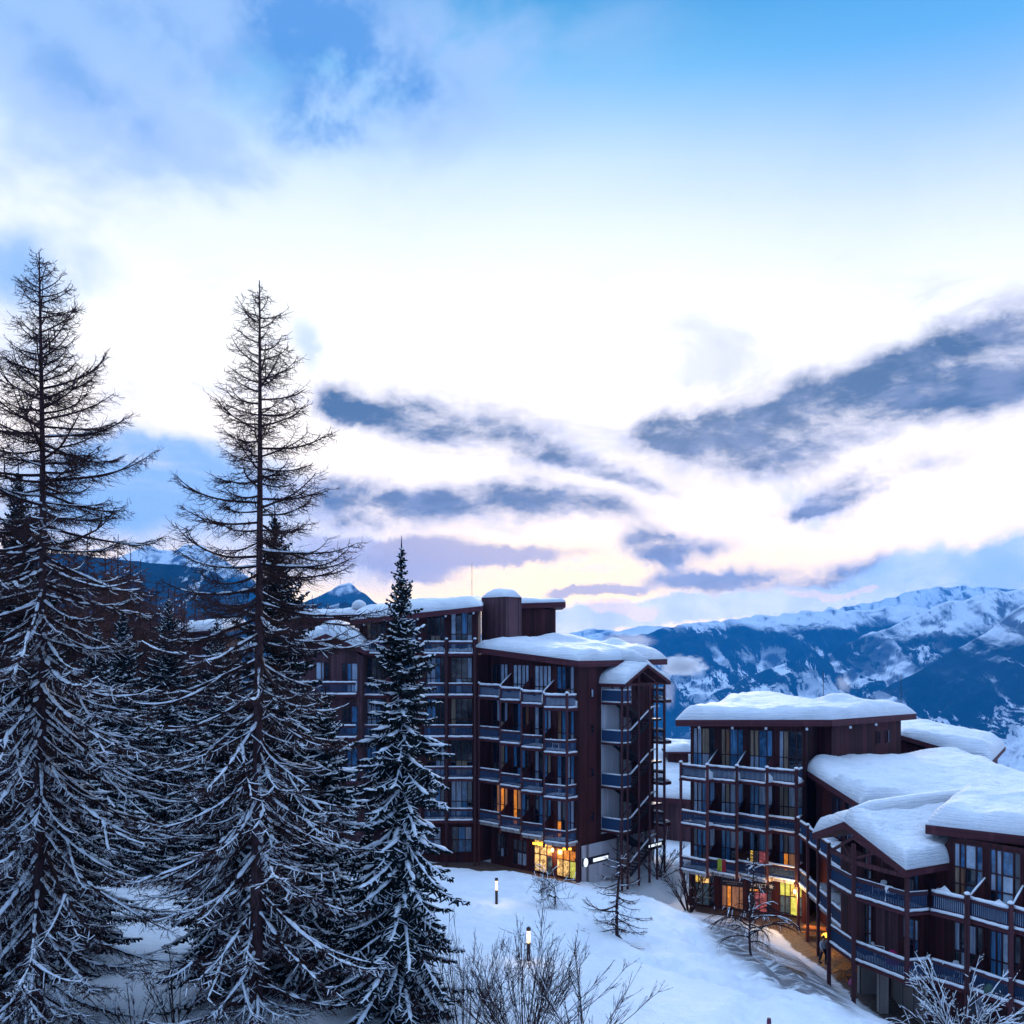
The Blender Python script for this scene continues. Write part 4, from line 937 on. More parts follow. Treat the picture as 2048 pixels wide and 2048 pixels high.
for L, zf in enumerate((6.15, 2.55)):
    for i, (a, b) in enumerate(baysC):
        a_, b_ = V2(*a), V2(*b); c0 = wC0 + nC * .0 + (wC1 - wC0) * (i / 4); c1 = wC0 + (wC1 - wC0) * ((i + 1) / 4)
        m = MB(); m.prism([a_ + V2(.25, .1), b_ + V2(.25, .1), c1 - nC * .02, c0 - nC * .02], zf - .255, zf - .006); C.part('balcony_floor', m, M['fascia'])
        C.balcony(a, b, zf, depth=1.1, snow=.75 if L == 0 else .17, cap=.09 if L == 0 else .075, heap=.5 if L == 0 else None)
        C.window(lerp(c0, c1, .08), lerp(c0, c1, .92), zf + .1, zf + (3.5 if L == 0 else 2.9), (.22, .18, .36, .24), (.36, .62) if L == 0 else (.45,), (pc[L][i] + pc[L][(i + 2) % 4]) if L == 0 else pc[L][i])
        if i: C.divider(a_ - V2(.08, 0), c0 - a_, zf, depth=float(np.linalg.norm(c0 - a_)) - .05, top=1.9, snow=(L == 0))
for i, (a, b) in enumerate(baysC[1:]): C.post(V2(*a) + V2(-.12, -.12), -1.2, 7.35, .2)
for (p0, p1, pn) in ((.05, .16, 'dw'), (.30, .42, 'wd'), (.5, .6, 'dB')): C.window(lerp(V2(23.6, 55.6), V2(28.4, 48.6), p0 + .1), lerp(V2(23.6, 55.6), V2(28.4, 48.6), p1 + .1), -.6, 1.8, (1, 1), (), pn)
m = MB(); m.box(20.9, 22.5, 61.6, 62.0, -.9, 2.2); C.part('panel', m, M['concrete'])
m = MB(); m.box(20.95, 21.45, 58.3, 58.8, -1.2, 2.2); C.part('pillar', m, M['concrete'])
m = MB(); m.box(22.61, 22.9, 56.5, 61.0, -1.0, 2.2); C.part('base_panel', m, M['concrete'])

# distant roof seen between the two blocks
Fh = Building('distant_house', (16.5, 118, 0), 'wide low brown house with a bright snow roof seen between the two blocks', 'building')
m = MB(); m.box(14.0, 26, 114.5, 128, -4, 3.3); Fh.part('wall', m, M['wood_light'])
Fh.roof((13.2, 113.6, 3.6), (27, 113.6, 2.6), (27, 130, 7.8), (13.2, 130, 8.0), th=.5, snow=1.0, w=1.5, seed=61)
m = MB(); m.box(18.6, 21, 122, 124, 5.5, 7.6); ch_ = Fh.part('chimney', m, M['wood'])
Fh.roof((18.2, 121.6, 7.6), (21.6, 121.6, 7.6), (21.6, 124.6, 7.8), (18.2, 124.6, 7.8), th=.25, snow=.7, w=.8, seed=62, nx=20, ny=18)
# ---------------------------------------------------------------- trees
def bark_mat(name, col):
    m, t, b, tc = nmat(name)
    g = t.n('ShaderNodeNewGeometry'); mp = t.n('ShaderNodeMapping'); t.link(g.outputs['Position'], mp.inputs[0]); mp.inputs['Scale'].default_value = (9, 9, 1.6)
    n = t.noise(mp.outputs[0], 1.6, 5, .65)
    c = t.mix(t.smooth(n, .35, .65), tuple(x * .55 for x in col), tuple(x * 1.5 for x in col)); t.link(c, b.inputs['Base Color'])
    b.inputs['Roughness'].default_value = .9; b.inputs['Specular IOR Level'].default_value = .1; bump(t, b, n, .7, .04); return m
def leafy_mat(name, a, bcol):
    m, t, b, tc = nmat(name)
    g = t.n('ShaderNodeNewGeometry'); n = t.noise(g.outputs['Position'], 1.7, 4, .6)
    c = t.mix(t.smooth(n, .35, .65), a, bcol); t.link(c, b.inputs['Base Color']); b.inputs['Roughness'].default_value = .85; b.inputs['Specular IOR Level'].default_value = .1; return m
M['bark'] = bark_mat('larch_bark', (.055, .028, .030))
M['twig'] = leafy_mat('larch_twigs', (.026, .012, .012), (.050, .022, .021))
M['twig_brown'] = leafy_mat('brown_larch_twigs', (.075, .032, .028), (.13, .055, .045))
M['needle'] = leafy_mat('spruce_needles', (.005, .008, .010), (.016, .019, .020))

def unitv(a): return a / (np.linalg.norm(a, axis=-1, keepdims=True) + 1e-9)
def branch_curve(base, az, L, e0, e1, rng, n=10, pw=1.5, wig=.06):
    s = np.linspace(0, 1, n); e = e0 + (e1 - e0) * s ** pw
    a = az + np.cumsum(rng.normal(0, wig, n)); e = e + rng.normal(0, wig * .8, n)
    d = np.stack([np.cos(e) * np.cos(a), np.cos(e) * np.sin(a), np.sin(e)], -1)
    p = base + np.concatenate([[np.zeros(3)], np.cumsum((d[:-1] + d[1:]) / 2, 0)]) * L / (n - 1)
    return p
def at(p, s):                          # points and tangents on a polyline at parameters s
    n = len(p) - 1; x = np.clip(s, 0, .9999) * n; i = x.astype(int); f = (x - i)[:, None]
    return p[i] * (1 - f) + p[i + 1] * f, unitv(p[i + 1] - p[i])

def twigs_on(p, s, length, rng, side_w=.75, fwd=.5, down=(.1, .7), curl=.35, n=4):
    """(m,n,3) twig polylines from positions s along polyline p."""
    q, T = at(p, s); m = len(s)
    up = np.array((0, 0, 1.0)); S = unitv(np.cross(T, up)); sg = np.where(np.arange(m) % 2 == 0, 1, -1)[:, None]
    dn = rng.uniform(*down, m)[:, None]
    D0 = unitv(S * sg * side_w * rng.uniform(.5, 1.2, (m, 1)) + T * fwd * rng.uniform(.4, 1.4, (m, 1)) - up * dn + rng.normal(0, .15, (m, 3)))
    D1 = unitv(D0 + up * curl * rng.uniform(.3, 1.8, (m, 1)) + T * .3)
    t = np.linspace(0, 1, n)[None, :, None]
    Lm = length[:, None, None]
    return q[:, None] + (D0[:, None] * t + (D1 - D0)[:, None] * t * t * .5) * Lm

def larch(h, seed, prof, nb=120, r0=.24, tb0=.06, twig=1.0, snow_top=.72, e_low=-28, twl=(.35, .85), dens=.16, lean=(0, 0), fine=1.0, snow_amt=1.0, sub=3, weep=0.0, rtw=.011, fork=2):
    rng = np.random.default_rng(seed)
    tr, cr, sn = QB(), QB(), QB()
    t = np.linspace(0, 1, 26); tp = np.stack([lean[0] * t * h + .10 * np.sin(t * 5 + seed), lean[1] * t * h + .08 * np.cos(t * 4), t * h], -1); tp[0, :2] *= 0
    tp -= np.array([tp[0, 0], tp[0, 1], 0]); tr.tubes(tp[None], (r0 * (1 - t) ** .85 + .018)[None], 8)
    az = rng.uniform(0, 6.28); subs = []
    for k in range(nb):
        tb = tb0 + (.99 - tb0) * max(0.0, (k + rng.uniform(-.6, .6)) / nb) ** .92; tb = min(max(tb, tb0), .985)
        az += 2.4 + rng.normal(0, .35)
        L = prof(tb) * rng.uniform(.48, 1.18)
        if L < .12: continue
        hi = sstep(tb, .35, .98)
        e0 = R(e_low + (22 - e_low) * hi + rng.normal(0, 7)); e1 = e0 + R(rng.uniform(30, 68)) * (1 - .1 * hi) - R(weep * 80)
        base = np.array([np.interp(tb, t, tp[:, i]) for i in range(3)])
        nseg = 11; p = branch_curve(base, az, L, e0, e1, rng, nseg, 1.9, .05 + .035 * (1 - hi))
        rb = (.011 + .0105 * L) * min(1, L / 1.2 + .35)
        s = np.linspace(0, 1, nseg); rad = rb * (1 - s) ** .8 + .008
        cr.tubes(p[None], rad[None], 5 if L > 1.5 else 4)
        if L > 1.6 and fork > 0:
            for q in range(int(rng.integers(1, 2 + fork))):
                f = rng.uniform(.25, .75); b0, T0 = at(p, np.array([f])); az2 = math.atan2(T0[0][1], T0[0][0]) + rng.choice([-1, 1]) * rng.uniform(.35, .8)
                subs.append((branch_curve(b0[0], az2, L * (1 - f) * rng.uniform(.7, 1.1), math.asin(np.clip(T0[0][2], -1, 1)) - .15, e1 + .1, rng, 8, 1.4, .06), rb * .6, tb, hi, L * (1 - f)))
        nt = int(L / dens * fine)
        if nt > 1:
            ss = np.sort(rng.uniform(.10, 1.0, nt)); ll = rng.uniform(*twl, nt) * twig * (1.05 - .45 * ss) * min(1, .45 + L / 3.5)
            dn = (.1, .9) if hi > .8 else (.15 + weep, .9 + weep * 2)
            tw = twigs_on(p, ss, ll, rng, down=dn, curl=.55 * (1 - weep))
            cr.tubes(tw, np.broadcast_to(np.array([rtw, rtw * .85, rtw * .65, rtw * .4]), tw.shape[:2]), 3)
            if sub:
                m = len(tw); o = []
                for q in range(sub):
                    f = rng.uniform(.25, .95, m); i = np.minimum((f * 3).astype(int), 2)
                    a = tw[np.arange(m), i]; b_ = tw[np.arange(m), i + 1]; st = a + (b_ - a) * (f * 3 - i)[:, None]
                    dd = unitv(unitv(b_ - a) * .7 + rng.normal(0, .6, (m, 3)) + np.array((0, 0, -.15)))
                    l2 = (ll * rng.uniform(.25, .5, m))[:, None, None]
                    tt = np.linspace(0, 1, 3)[None, :, None]
                    o.append(st[:, None] + dd[:, None] * tt * l2 + np.array((0, 0, .12)) * tt ** 2 * l2)
                o = np.concatenate(o); cr.tubes(o, np.broadcast_to(np.array([rtw * .75, rtw * .6, rtw * .35]), o.shape[:2]), 3)
            # snow on the twigs of the lower crown
            keep = rng.uniform(0, 1, nt) < np.clip((snow_top - tb) * 1.6, 0, .30) * snow_amt
            if keep.any():
                a = tw[keep].copy(); a[..., 2] += .016; sn.tubes(a[:, :3], np.broadcast_to(np.array([.021, .019, .011]), a[:, :3].shape[:2]) * rng.uniform(.6, 1.2, (len(a), 1)), 4)
        if tb < snow_top + .12 and L > .8 and rng.uniform() < np.clip((snow_top + .12 - tb) * 5, 0, .93) * min(1, snow_amt + .3):
            amt = np.clip((snow_top + .15 - tb) * 1.6, .25, 1) * snow_amt
            m_ = int(16 + L * 11); s2 = np.linspace(.01, rng.uniform(.75, .97), m_); a, _ = at(p, s2)
            rr = np.interp(s2, s, rad)
            nz = fbm(s2 * L * 3.6 + k * 3.1, np.full(m_, k * 1.7), 3, seed)
            rs = (rr * .75 + .022 * amt) * np.clip(2.6 * nz - .45, .12, 1.5) * np.minimum(1, (1 - s2) * 5 + .25)
            a[:, 2] += rr * .55 + rs * .35
            sn.tubes(a[None], rs[None], 6, .8)
    for k, (p, rb, tb, hi, L) in enumerate(subs):
        n_ = len(p); s = np.linspace(0, 1, n_); rad = rb * (1 - s) ** .8 + .007
        cr.tubes(p[None], rad[None], 4)
        nt = max(2, int(L / dens * fine)); ss = np.sort(rng.uniform(.05, 1, nt)); ll = rng.uniform(*twl, nt) * twig * (1.0 - .4 * ss) * min(1, .45 + L / 3)
        tw = twigs_on(p, ss, ll, rng, down=(.1, .7), curl=.5 * (1 - weep))
        cr.tubes(tw, np.broadcast_to(np.array([rtw, rtw * .85, rtw * .65, rtw * .4]), tw.shape[:2]), 3)
        keep = rng.uniform(0, 1, nt) < np.clip((snow_top - tb) * 1.6, 0, .30) * snow_amt
        if keep.any():
            a = tw[keep].copy(); a[..., 2] += .016; sn.tubes(a[:, :3], np.broadcast_to(np.array([.021, .019, .011]), a[:, :3].shape[:2]) * rng.uniform(.6, 1.2, (len(a), 1)), 4)
        if tb < snow_top and rng.uniform() < .85 * snow_amt:
            s2 = np.linspace(0, .9, 16); a, _ = at(p, s2); rr = np.interp(s2, s, rad); rs = (rr * .8 + .016) * np.clip(2.6 * fbm(s2 * L * 3 + k, np.full(16, k * 2.3), 3, seed) - .4, .12, 1.4)
            a[:, 2] += rr * .5 + rs * .3; sn.tubes(a[None], rs[None], 5, .8)
    return tr, cr, sn

def bush(h, seed, stems=26, spread=.5, droop=0.0, snow=0.0, r0=.016, rmin=.006, tw=7, rad0=.5):
    rng = np.random.default_rng(seed); cr, cr2, sn = QB(), QB(), QB()
    for i in range(stems):
        a = rng.uniform(0, 6.28); k = rng.uniform(.05, 1) ** .7; L = h * rng.uniform(.55, 1.08) * (1.05 - .25 * k)
        b0 = np.array((math.cos(a), math.sin(a), 0)) * rad0 * k
        e0 = R(88 - 55 * spread * k + rng.normal(0, 4)); e1 = e0 + R(rng.normal(4, 9)) - R(droop * 85 * rng.uniform(.4, 1))
        p = branch_curve(b0, a + rng.normal(0, .3), L, e0, e1, rng, 10, 1.6, .05); s = np.linspace(0, 1, 10)
        cr.tubes(p[None], (r0 * (1 - s) ** .8 + rmin)[None], 4)
        lv = [(p, L, r0)]
        for lev in range(2):
            nx = []
            for (q, Lq, rq) in lv:
                for j in range(tw if lev == 0 else 4):
                    f = rng.uniform(.22, .95); bb, T = at(q, np.array([f])); d = unitv(T[0] + rng.normal(0, .42, 3) * np.array((1, 1, .7)))
                    l2 = Lq * (1 - f * .75) * rng.uniform(.25, .5); e = math.asin(np.clip(d[2], -1, 1))
                    c = branch_curve(bb[0], math.atan2(d[1], d[0]), l2, e, e + R(rng.normal(8, 10)) - R(droop * 45), rng, 6, 1.2, .07)
                    s6 = np.linspace(0, 1, 6); cr2.tubes(c[None], (rq * .5 * (1 - s6) + rmin * .8)[None], 3)
                    if rng.uniform() < snow * (.8 if lev == 0 else .45):
                        e_ = c.copy(); e_[:, 2] += .012; sn.tubes(e_[None], (np.clip(rng.uniform(.008, .028, 6), 0, 1) * (1 - .5 * s6))[None], 4)
                    nx.append((c, l2, rq * .5))
            lv = nx
        if rng.uniform() < snow:
            e_ = p.copy(); e_[:, 2] += r0 * .6; sn.tubes(e_[None], (rng.uniform(.012, .04, 10) * np.clip(1.4 - np.abs(np.gradient(p[:, 2])) / (L / 9), .1, 1))[None], 4)
    return cr, cr2, sn

def spruce(h, seed, prof, r0=.22, whorl=.42, nper=6, tb0=.05, spr=.125, snow=1.0, e_low=-38, k_fine=1.0, bare=0):
    rng = np.random.default_rng(seed)
    tr, cr, sn = QB(), QB(), QB()
    t = np.linspace(0, 1, 20); tp = np.stack([.06 * np.sin(t * 5 + seed), .06 * np.cos(t * 4), t * h], -1); tp -= np.array([tp[0, 0], tp[0, 1], 0])
    tr.tubes(tp[None], (r0 * (1 - t) ** .9 + .012)[None], 8)
    z = h * tb0; az = 0
    while z < h * .985:
        tb = z / h; az += 1.1 + rng.normal(0, .2); nn = nper if tb < .9 else 5
        for j in range(nn):
            L = prof(tb) * rng.uniform(.58, 1.18)
            if L < .1: L = .1
            a_ = az + j * 6.283 / nn + rng.normal(0, .18)
            hi = sstep(tb, .45, 1.0)
            e0 = R(e_low * (1 - hi) + 34 * hi + rng.normal(0, 9)); e1 = e0 + R(rng.uniform(20, 44) * (1 - .5 * hi))
            zz = z + rng.uniform(-.16, .16)
            base = np.array([np.interp(zz / h, t, tp[:, 0]), np.interp(zz / h, t, tp[:, 1]), zz])
            n = 9; p = branch_curve(base, a_, L, e0, e1, rng, n, 1.9, .05)
            s = np.linspace(0, 1, n); rad = (.012 + .010 * L) * (1 - s) + .016
            cr.tubes(p[None], rad[None], 4)
            nt = max(3, int(L / spr * k_fine)); ss = np.linspace(.06, 1, nt) + rng.uniform(-.02, .02, nt)
            wid = np.minimum(1, .30 + 1.1 * (1 - ss)) * min(.58, .16 + .22 * L)
            keepn = None
            for (sw_, fw_, dn_, lm, ph) in ((.9, .55, (.05, .45), 1.0, 0), (.9, .55, (.05, .45), 1.0, 1), (.22, .2, (.9, 1.4), .8, 0)):
                q = ss if ph == 0 else ss + .5 / nt
                ll = wid * lm * rng.uniform(.65, 1.2, nt)
                order = np.arange(nt); tw = twigs_on(p, np.clip(q, 0, 1), ll, rng, sw_, fw_, dn_, .15, 4)
                if ph == 1: tw2 = 2 * at(p, np.clip(q, 0, 1))[0][:, None] - tw; tw2[..., 2] = tw[..., 2]; tw = tw2
                tap = np.array([.026, .044, .036, .008]) * (.75 + .5 * min(1, L))
                cr.tubes(tw, np.broadcast_to(tap, tw.shape[:2]) * rng.uniform(.7, 1.2, (nt, 1)), 3)
                if ph != 0 or sw_ > .5:
                    keep = rng.uniform(0, 1, nt) < .52 * snow * (.45 + .55 * (1 - hi))
                    if keep.any():
                        a = tw[keep].copy(); a[..., 2] += .035; sn.tubes(a, np.array([.030, .034, .028, .010])[None] * rng.uniform(.5, 1.15, (len(a), 1)), 4, .8)
            if rng.uniform() < .92 * snow and L > .25:
                m_ = int(8 + L * 7); s2 = np.linspace(.08, .98, m_); a, _ = at(p, s2)
                nz = fbm(s2 * L * 2.4 + seed + j, np.full(m_, z * 7.0), 3, seed)
                rs = (.022 + .046 * min(1, L)) * np.clip(2.8 * nz - .55, .15, 1.9) * np.minimum(1, (1 - s2) * 6 + .3) * (1 - .45 * hi) * snow
                a[:, 2] += .02 + rs * .5; sn.tubes(a[None], rs[None], 6, .85)
        z += whorl * (1.0 - .35 * tb) * rng.uniform(.85, 1.15)
    # leader
    cr.tubes(np.array([[tp[-1] - (0, 0, .3), tp[-1] + (0, 0, .1), tp[-1] + (0, 0, .45)]]), np.array([[.03, .025, .006]]), 4)
    return tr, cr, sn

def bare(h, seed, stems=1, spread=.5, fork=5, levels=4, r0=.06, up=.35, snow=.4, lenf=(.42, .7), lean=0, rmin=.007):
    rng = np.random.default_rng(seed); tr, cr, sn = QB(), QB(), QB()
    def grow(p0, d, L, r, lv):
        n = 6; pts = [p0]; dd = d.copy()
        for i in range(n - 1):
            dd = unitv(dd + rng.normal(0, .13, 3) + np.array((0, 0, up * .22))); pts.append(pts[-1] + dd * L / (n - 1))
        pts = np.array(pts); s = np.linspace(0, 1, n); rad = r * (1 - .65 * s)
        (tr if lv == 0 else cr).tubes(pts[None], np.maximum(rad, rmin)[None], 5 if lv < 2 else 3)
        if rng.uniform() < snow * (1.3 if lv < 3 else .6) and lv > 0 and abs(d[2]) < .93:
            a = pts.copy(); a[:, 2] += rad * .8 + .008; sn.tubes(a[None], (np.maximum(rad, rmin) * .8 + .012)[None] * rng.uniform(.7, 1.2), 4)
        if lv < levels:
            m = fork if lv > 0 else fork + 2
            for q in range(m):
                f = rng.uniform(.3, 1.0) if lv else rng.uniform(.45, 1.0)
                b, T = at(pts, np.array([f])); axis = unitv(rng.normal(0, 1, 3)); ax = unitv(np.cross(T[0], axis))
                grow(b[0], unitv(T[0] * (1 - spread * .5) + ax * spread * rng.uniform(.6, 1.3)), L * rng.uniform(*lenf), r * .62 * (1 - .3 * f), lv + 1)
    for i in range(stems):
        a = rng.uniform(0, 6.28); sp_ = spread * rng.uniform(.1, .75) if stems > 1 else .05
        d = unitv(np.array((math.cos(a) * sp_ + lean, math.sin(a) * sp_, 1)))
        off = np.array((math.cos(a), math.sin(a), 0)) * (.25 * rng.uniform(0, 1) if stems > 1 else 0)
        grow(off, d, h * (.55 if stems > 1 else .42) * rng.uniform(.75, 1.1), r0, 0)
    return tr, cr, sn

def plant(name, qbs, loc, label, cat, group=None, mats=('bark', 'twig', 'snow'), names=('trunk', 'crown', 'snow'), rz=0, scale=1):
    o = thing(name, loc, label, cat, group, rz); o.scale = (scale,) * 3
    for q, m, n in zip(qbs, mats, names):
        if q.n:
            ob = obj(n, q.mesh(n, n != 'crown'), M[m], o)
            if n == 'snow': ob['kind'] = 'stuff'
    return o

def interp(xs, ys): return lambda t: float(np.interp(t, xs, ys))
def gpos(u, d): x = PX(u, d); return (x, d, GH(x, d) - .05)
def height_to(u, v, d): return CAMZ + (VH - v) / F * d - gpos(u, d)[2]

# two tall bare larches in front
h1 = height_to(76, 505, 38)
pr1 = interp([0, .1, .25, .40, .52, .62, .72, .82, .90, .96, 1], [3.2, 4.0, 4.5, 4.5, 4.2, 3.7, 2.8, 1.9, 1.15, .6, .15])
plant('larch_tree', larch(h1, 11, lambda t: pr1(t) * 1.34, 240, .25, .05, snow_top=.66, e_low=-40, dens=.075, twl=(.35, 1.1), rtw=.0115, sub=4, fork=1), gpos(80, 38), 'tallest bare larch at the left edge, snow on its lower branches', 'tree', 'tall bare larches', rz=.4)
h2 = height_to(518, 560, 37)
pr2 = interp([0, .1, .25, .38, .46, .54, .60, .70, .80, .88, .95, 1], [3.0, 3.8, 4.1, 3.4, 3.2, 3.5, 3.3, 2.1, 1.75, 1.2, .75, .15])
plant('larch_tree', larch(h2, 23, lambda t: pr2(t) * 1.32, 175, .24, .05, snow_top=.56, e_low=-38, dens=.075, twl=(.35, 1.1), rtw=.0115, sub=4, fork=1), gpos(516, 37), 'bare larch with a clear dark trunk standing before the bushy spruce', 'tree', 'tall bare larches', rz=1.9)

# spruces
def spr(u, vtop, d, seed, wid, label, snow=1.0, tb0=.04, e_low=-38, fine=1.0, prof=None):
    hh = height_to(u, vtop, d)
    pf = prof or interp([0, .12, .3, .5, .7, .85, .95, 1], [wid * .98, wid, wid * .92, wid * .72, wid * .46, wid * .26, wid * .11, .05])
    return plant('spruce_tree', spruce(hh, seed, pf, r0=.011 * hh + .03, tb0=tb0, snow=snow, e_low=e_low, k_fine=fine), gpos(u, d), label, 'tree', 'snowy spruces', mats=('bark', 'needle', 'snow'), rz=seed)
spr(808, 1095, 39, 5, 2.75, 'pointed snowy spruce standing alone before the tall block', 1.0, .05, -44,
    prof=interp([0, .1, .2, .35, .5, .62, .72, .8, .87, .93, .97, 1], [3.4, 3.5, 3.2, 2.6, 2.1, 1.7, 1.3, 1.02, .66, .38, .2, .05]))
spr(545, 1025, 46, 8, 4.3, 'bushy dark spruce right behind the second larch trunk', .75, .03, -30)
spr(40, 935, 47, 13, 4.2, 'dark spruce behind the left edge larch', .7, .03, -30)
spr(250, 1215, 74, 17, 4.4, 'snowy spruce between the two larches, set back', 1.0, .03, -32)
spr(452, 1330, 47, 21, 3.4, 'short broad snowy spruce just left of the second larch', 1.1, .02, -34)
spr(655, 1385, 47, 25, 3.5, 'snowy spruce filling the gap left of the pointed spruce', 1.1, .02, -36)
spr(128, 1330, 46, 29, 3.6, 'snow laden spruce just right of the first larch trunk', 1.1, .02, -36)
spr(-20, 1560, 40, 33, 3.0, 'low spruce cut by the left edge of the frame', 1.1, .02, -38)
spr(470, 1500, 42, 37, 3.3, 'lowest spruce at the foot of the second larch', 1.0, .02, -38)
spr(740, 1640, 41, 41, 2.3, 'small spruce at the left foot of the pointed spruce', .9, .02, -40)
spr(620, 1600, 42.5, 49, 2.4, 'small spruce behind the right branches of the second larch', .9, .02, -38)

spr(335, 1195, 78, 53, 4.6, 'dark spruce farther back in the gap between the larches', .9, .03, -30)
spr(95, 1190, 58, 57, 4.6, 'dark spruce farther back behind the first larch', .9, .03, -30)
spr(430, 1240, 70, 59, 4.4, 'dark spruce farther back, left of the bushy one', .9, .03, -30)
spr(600, 1330, 54, 63, 3.6, 'dark spruce farther back, right of the bushy one', 1.0, .03, -34)
spr(190, 1250, 68, 65, 4.2, 'broad snowy spruce midway between the left edge and the second larch', 1.1, .02, -34)

# brown larch wood on the slope behind
q0 = larch(17, 61, interp([0, .2, .5, .8, 1], [2.2, 2.6, 2.0, 1.0, .1]), 110, .17, .08, dens=.11, snow_amt=.3, sub=3, rtw=.040, twl=(.6, 1.3), e_low=5, fork=1)
q1 = larch(15, 67, interp([0, .2, .5, .8, 1], [1.8, 2.2, 1.8, .8, .1]), 95, .15, .08, dens=.11, snow_amt=.3, sub=3, rtw=.040, twl=(.6, 1.3), e_low=5, fork=1)
bgm = [[q.mesh(n, n != 'crown') if q.n else None for q, n in zip(qq, ('trunk', 'crown', 'snow'))] for qq in (q0, q1)]
for mm in bgm:
    for me, mk in zip(mm, ('bark', 'twig_brown', 'snow')):
        if me: me.materials.append(M[mk])
rb = random.Random(5)
BG = [(-30, 1060, 92), (18, 1085, 105), (62, 1100, 98), (104, 1078, 110), (140, 1105, 96), (176, 1092, 118), (210, 1118, 100), (236, 1100, 125), (262, 1130, 108), (120, 1150, 84), (190, 1165, 82), (40, 1160, 80), (280, 1150, 98), (335, 1172, 104), (350, 1160, 120), (392, 1190, 112), (300, 1185, 92), (430, 1200, 130), (-70, 1120, 84), (150, 1128, 90), (225, 1146, 88), (250, 1165, 96), (315, 1160, 100), (360, 1178, 108), (410, 1185, 116), (80, 1135, 92), (20, 1130, 86), (370, 1200, 100), (205, 1180, 90), (590, 1196, 135), (625, 1190, 142), (655, 1205, 138), (560, 1205, 128)]
for i, (u, v, d) in enumerate(BG):
    if u < 300: v -= 32
    mm = bgm[i % 2]; hb_ = (17, 15)[i % 2]; x, y, z = gpos(u, d); hh = height_to(u, v, d)
    o = thing('larch_tree', (x, y, z), 'brown leafless larch in the wood on the slope behind', 'tree', 'brown larches of the wood', rb.uniform(0, 6)); s = hh / hb_; o.scale = (max(s * .95, .95), max(s * .95, .95), s)
    for me, n in zip(mm, ('trunk', 'crown', 'snow')):
        if me:
            c = D.objects.new(n, me); COL.objects.link(c); c.parent = o
            if n == 'snow': c['kind'] = 'stuff'

# young trees and bushes on the snow
plant('small_tree', bare(4.4, 72, 1, 1.0, 6, 3, .07, .10, .35, (.62, .95), rmin=.009), gpos(1109, 62), 'spreading bare young tree before the lit shop of the tall block', 'tree')
plant('young_larch', larch(6.6, 73, interp([0, .15, .4, .7, 1], [2.0, 2.2, 1.7, .8, .1]), 66, .085, .05, dens=.13, twl=(.25, .7), e_low=-16, snow_top=1.0, snow_amt=.18, rtw=.008, fork=1, sub=3), gpos(1237, 57), 'young bare larch alone on the open snow', 'tree')
plant('young_larch', larch(6.0, 79, interp([0, .15, .3, .42, .5, .7, .9, 1], [2.0, 3.0, 3.1, 2.2, .5, 1.1, 1.5, .4]), 64, .055, .12, dens=.13, twl=(.3, .9), e_low=24, snow_top=1.0, snow_amt=.2, weep=1.35, rtw=.0065, fork=1, sub=2), gpos(1503, 58), 'drooping bare tree with snowy top limbs before the ski shop', 'tree')
BN = dict(names=('stems', 'crown', 'snow'), mats=('twig', 'twig', 'snow'))
plant('bare_bush', bush(5.6, 83, 14, .9, .15, .25, .04, .010, 9), gpos(1378, 81), 'tangled bare bush at the left corner of the stepped block', 'bush', **BN)
plant('bare_bush', bush(5.0, 85, 14, 1.0, .15, .3, .035, .010, 9), gpos(1318, 87), 'low bare bush between the two large blocks', 'bush', **BN)
plant('bare_bush', bush(4.9, 89, 58, .85, -.05, .03, .013, .0045, 11, .9), gpos(1050, 37.5), 'large upright bare bush around the nearer lamp', 'bush', **BN)
plant('bare_bush', bush(4.2, 97, 18, 1.05, .02, .03, .015, .0048, 11, .5), gpos(1170, 36.5), 'bare forked bush to the right of the nearer lamp at the lower edge', 'bush', **BN)
plant('bare_bush', bush(4.6, 101, 34, .75, 0, .10, .012, .0045, 10, .7), gpos(930, 37.5), 'bare bush under the right branches of the pointed spruce', 'bush', **BN)
plant('bare_bush', bush(4.6, 103, 46, 1.15, .5, .5, .014, .005, 11, .6), gpos(1925, 45.5), 'snow dusted arching bush in front of the nearest house', 'bush', **BN)
plant('bare_bush', bush(3.4, 107, 9, .6, .05, .15, .02, .007, 7, .4), gpos(350, 39), 'thin bare sapling between the two larch trunks', 'bush', **BN)
plant('bare_bush', bush(2.8, 109, 9, .8, .1, .4, .018, .007, 7, .4), gpos(270, 38.5), 'low bare sapling near the first larch trunk', 'bush', **BN)
# ---------------------------------------------------------------- small things
def small(name, loc, label, cat, group=None): return Building(name, loc, label, cat, group)
# bollard lamps on the snow
for (u, v, d, h, lab) in ((993, 1800, 62, 1.62, 'lit post lamp on the open snow, nearer the tall block'), (1057, 1920, 47.6, 1.62, 'lit post lamp rising out of the large bare bush'), (654, 1880, 55, 1.62, 'lit post lamp half hidden among the spruce branches')):
    x = PX(u, d); z = GH(x, d) - .05
    o = small('post_lamp', (x, d, z), lab, 'lamp', 'lit post lamps')
    m = MB(); m.lathe([(.085, 0), (.085, h * .56)], (x, d, z), 14); o.part('pole', m, M['pole'])
    m = MB(); m.lathe([(.075, 0), (.075, h * .34)], (x, d, z + h * .56), 14); lens = o.part('lens', m, M['lamp'])
    m = MB(); m.lathe([(.10, 0), (.10, h * .08), (.06, h * .11), (.01, h * .115)], (x, d, z + h * .90), 14); o.part('cap', m, M['pole'])
    li = D.lights.new('lamp_light', 'POINT'); li.energy = 24; li.color = (1, .66, .34); li.shadow_soft_size = .1
    lo = D.objects.new('lamp_light', li); COL.objects.link(lo); lo.parent = o.root; lo.location = (0, -.12, h * .73)
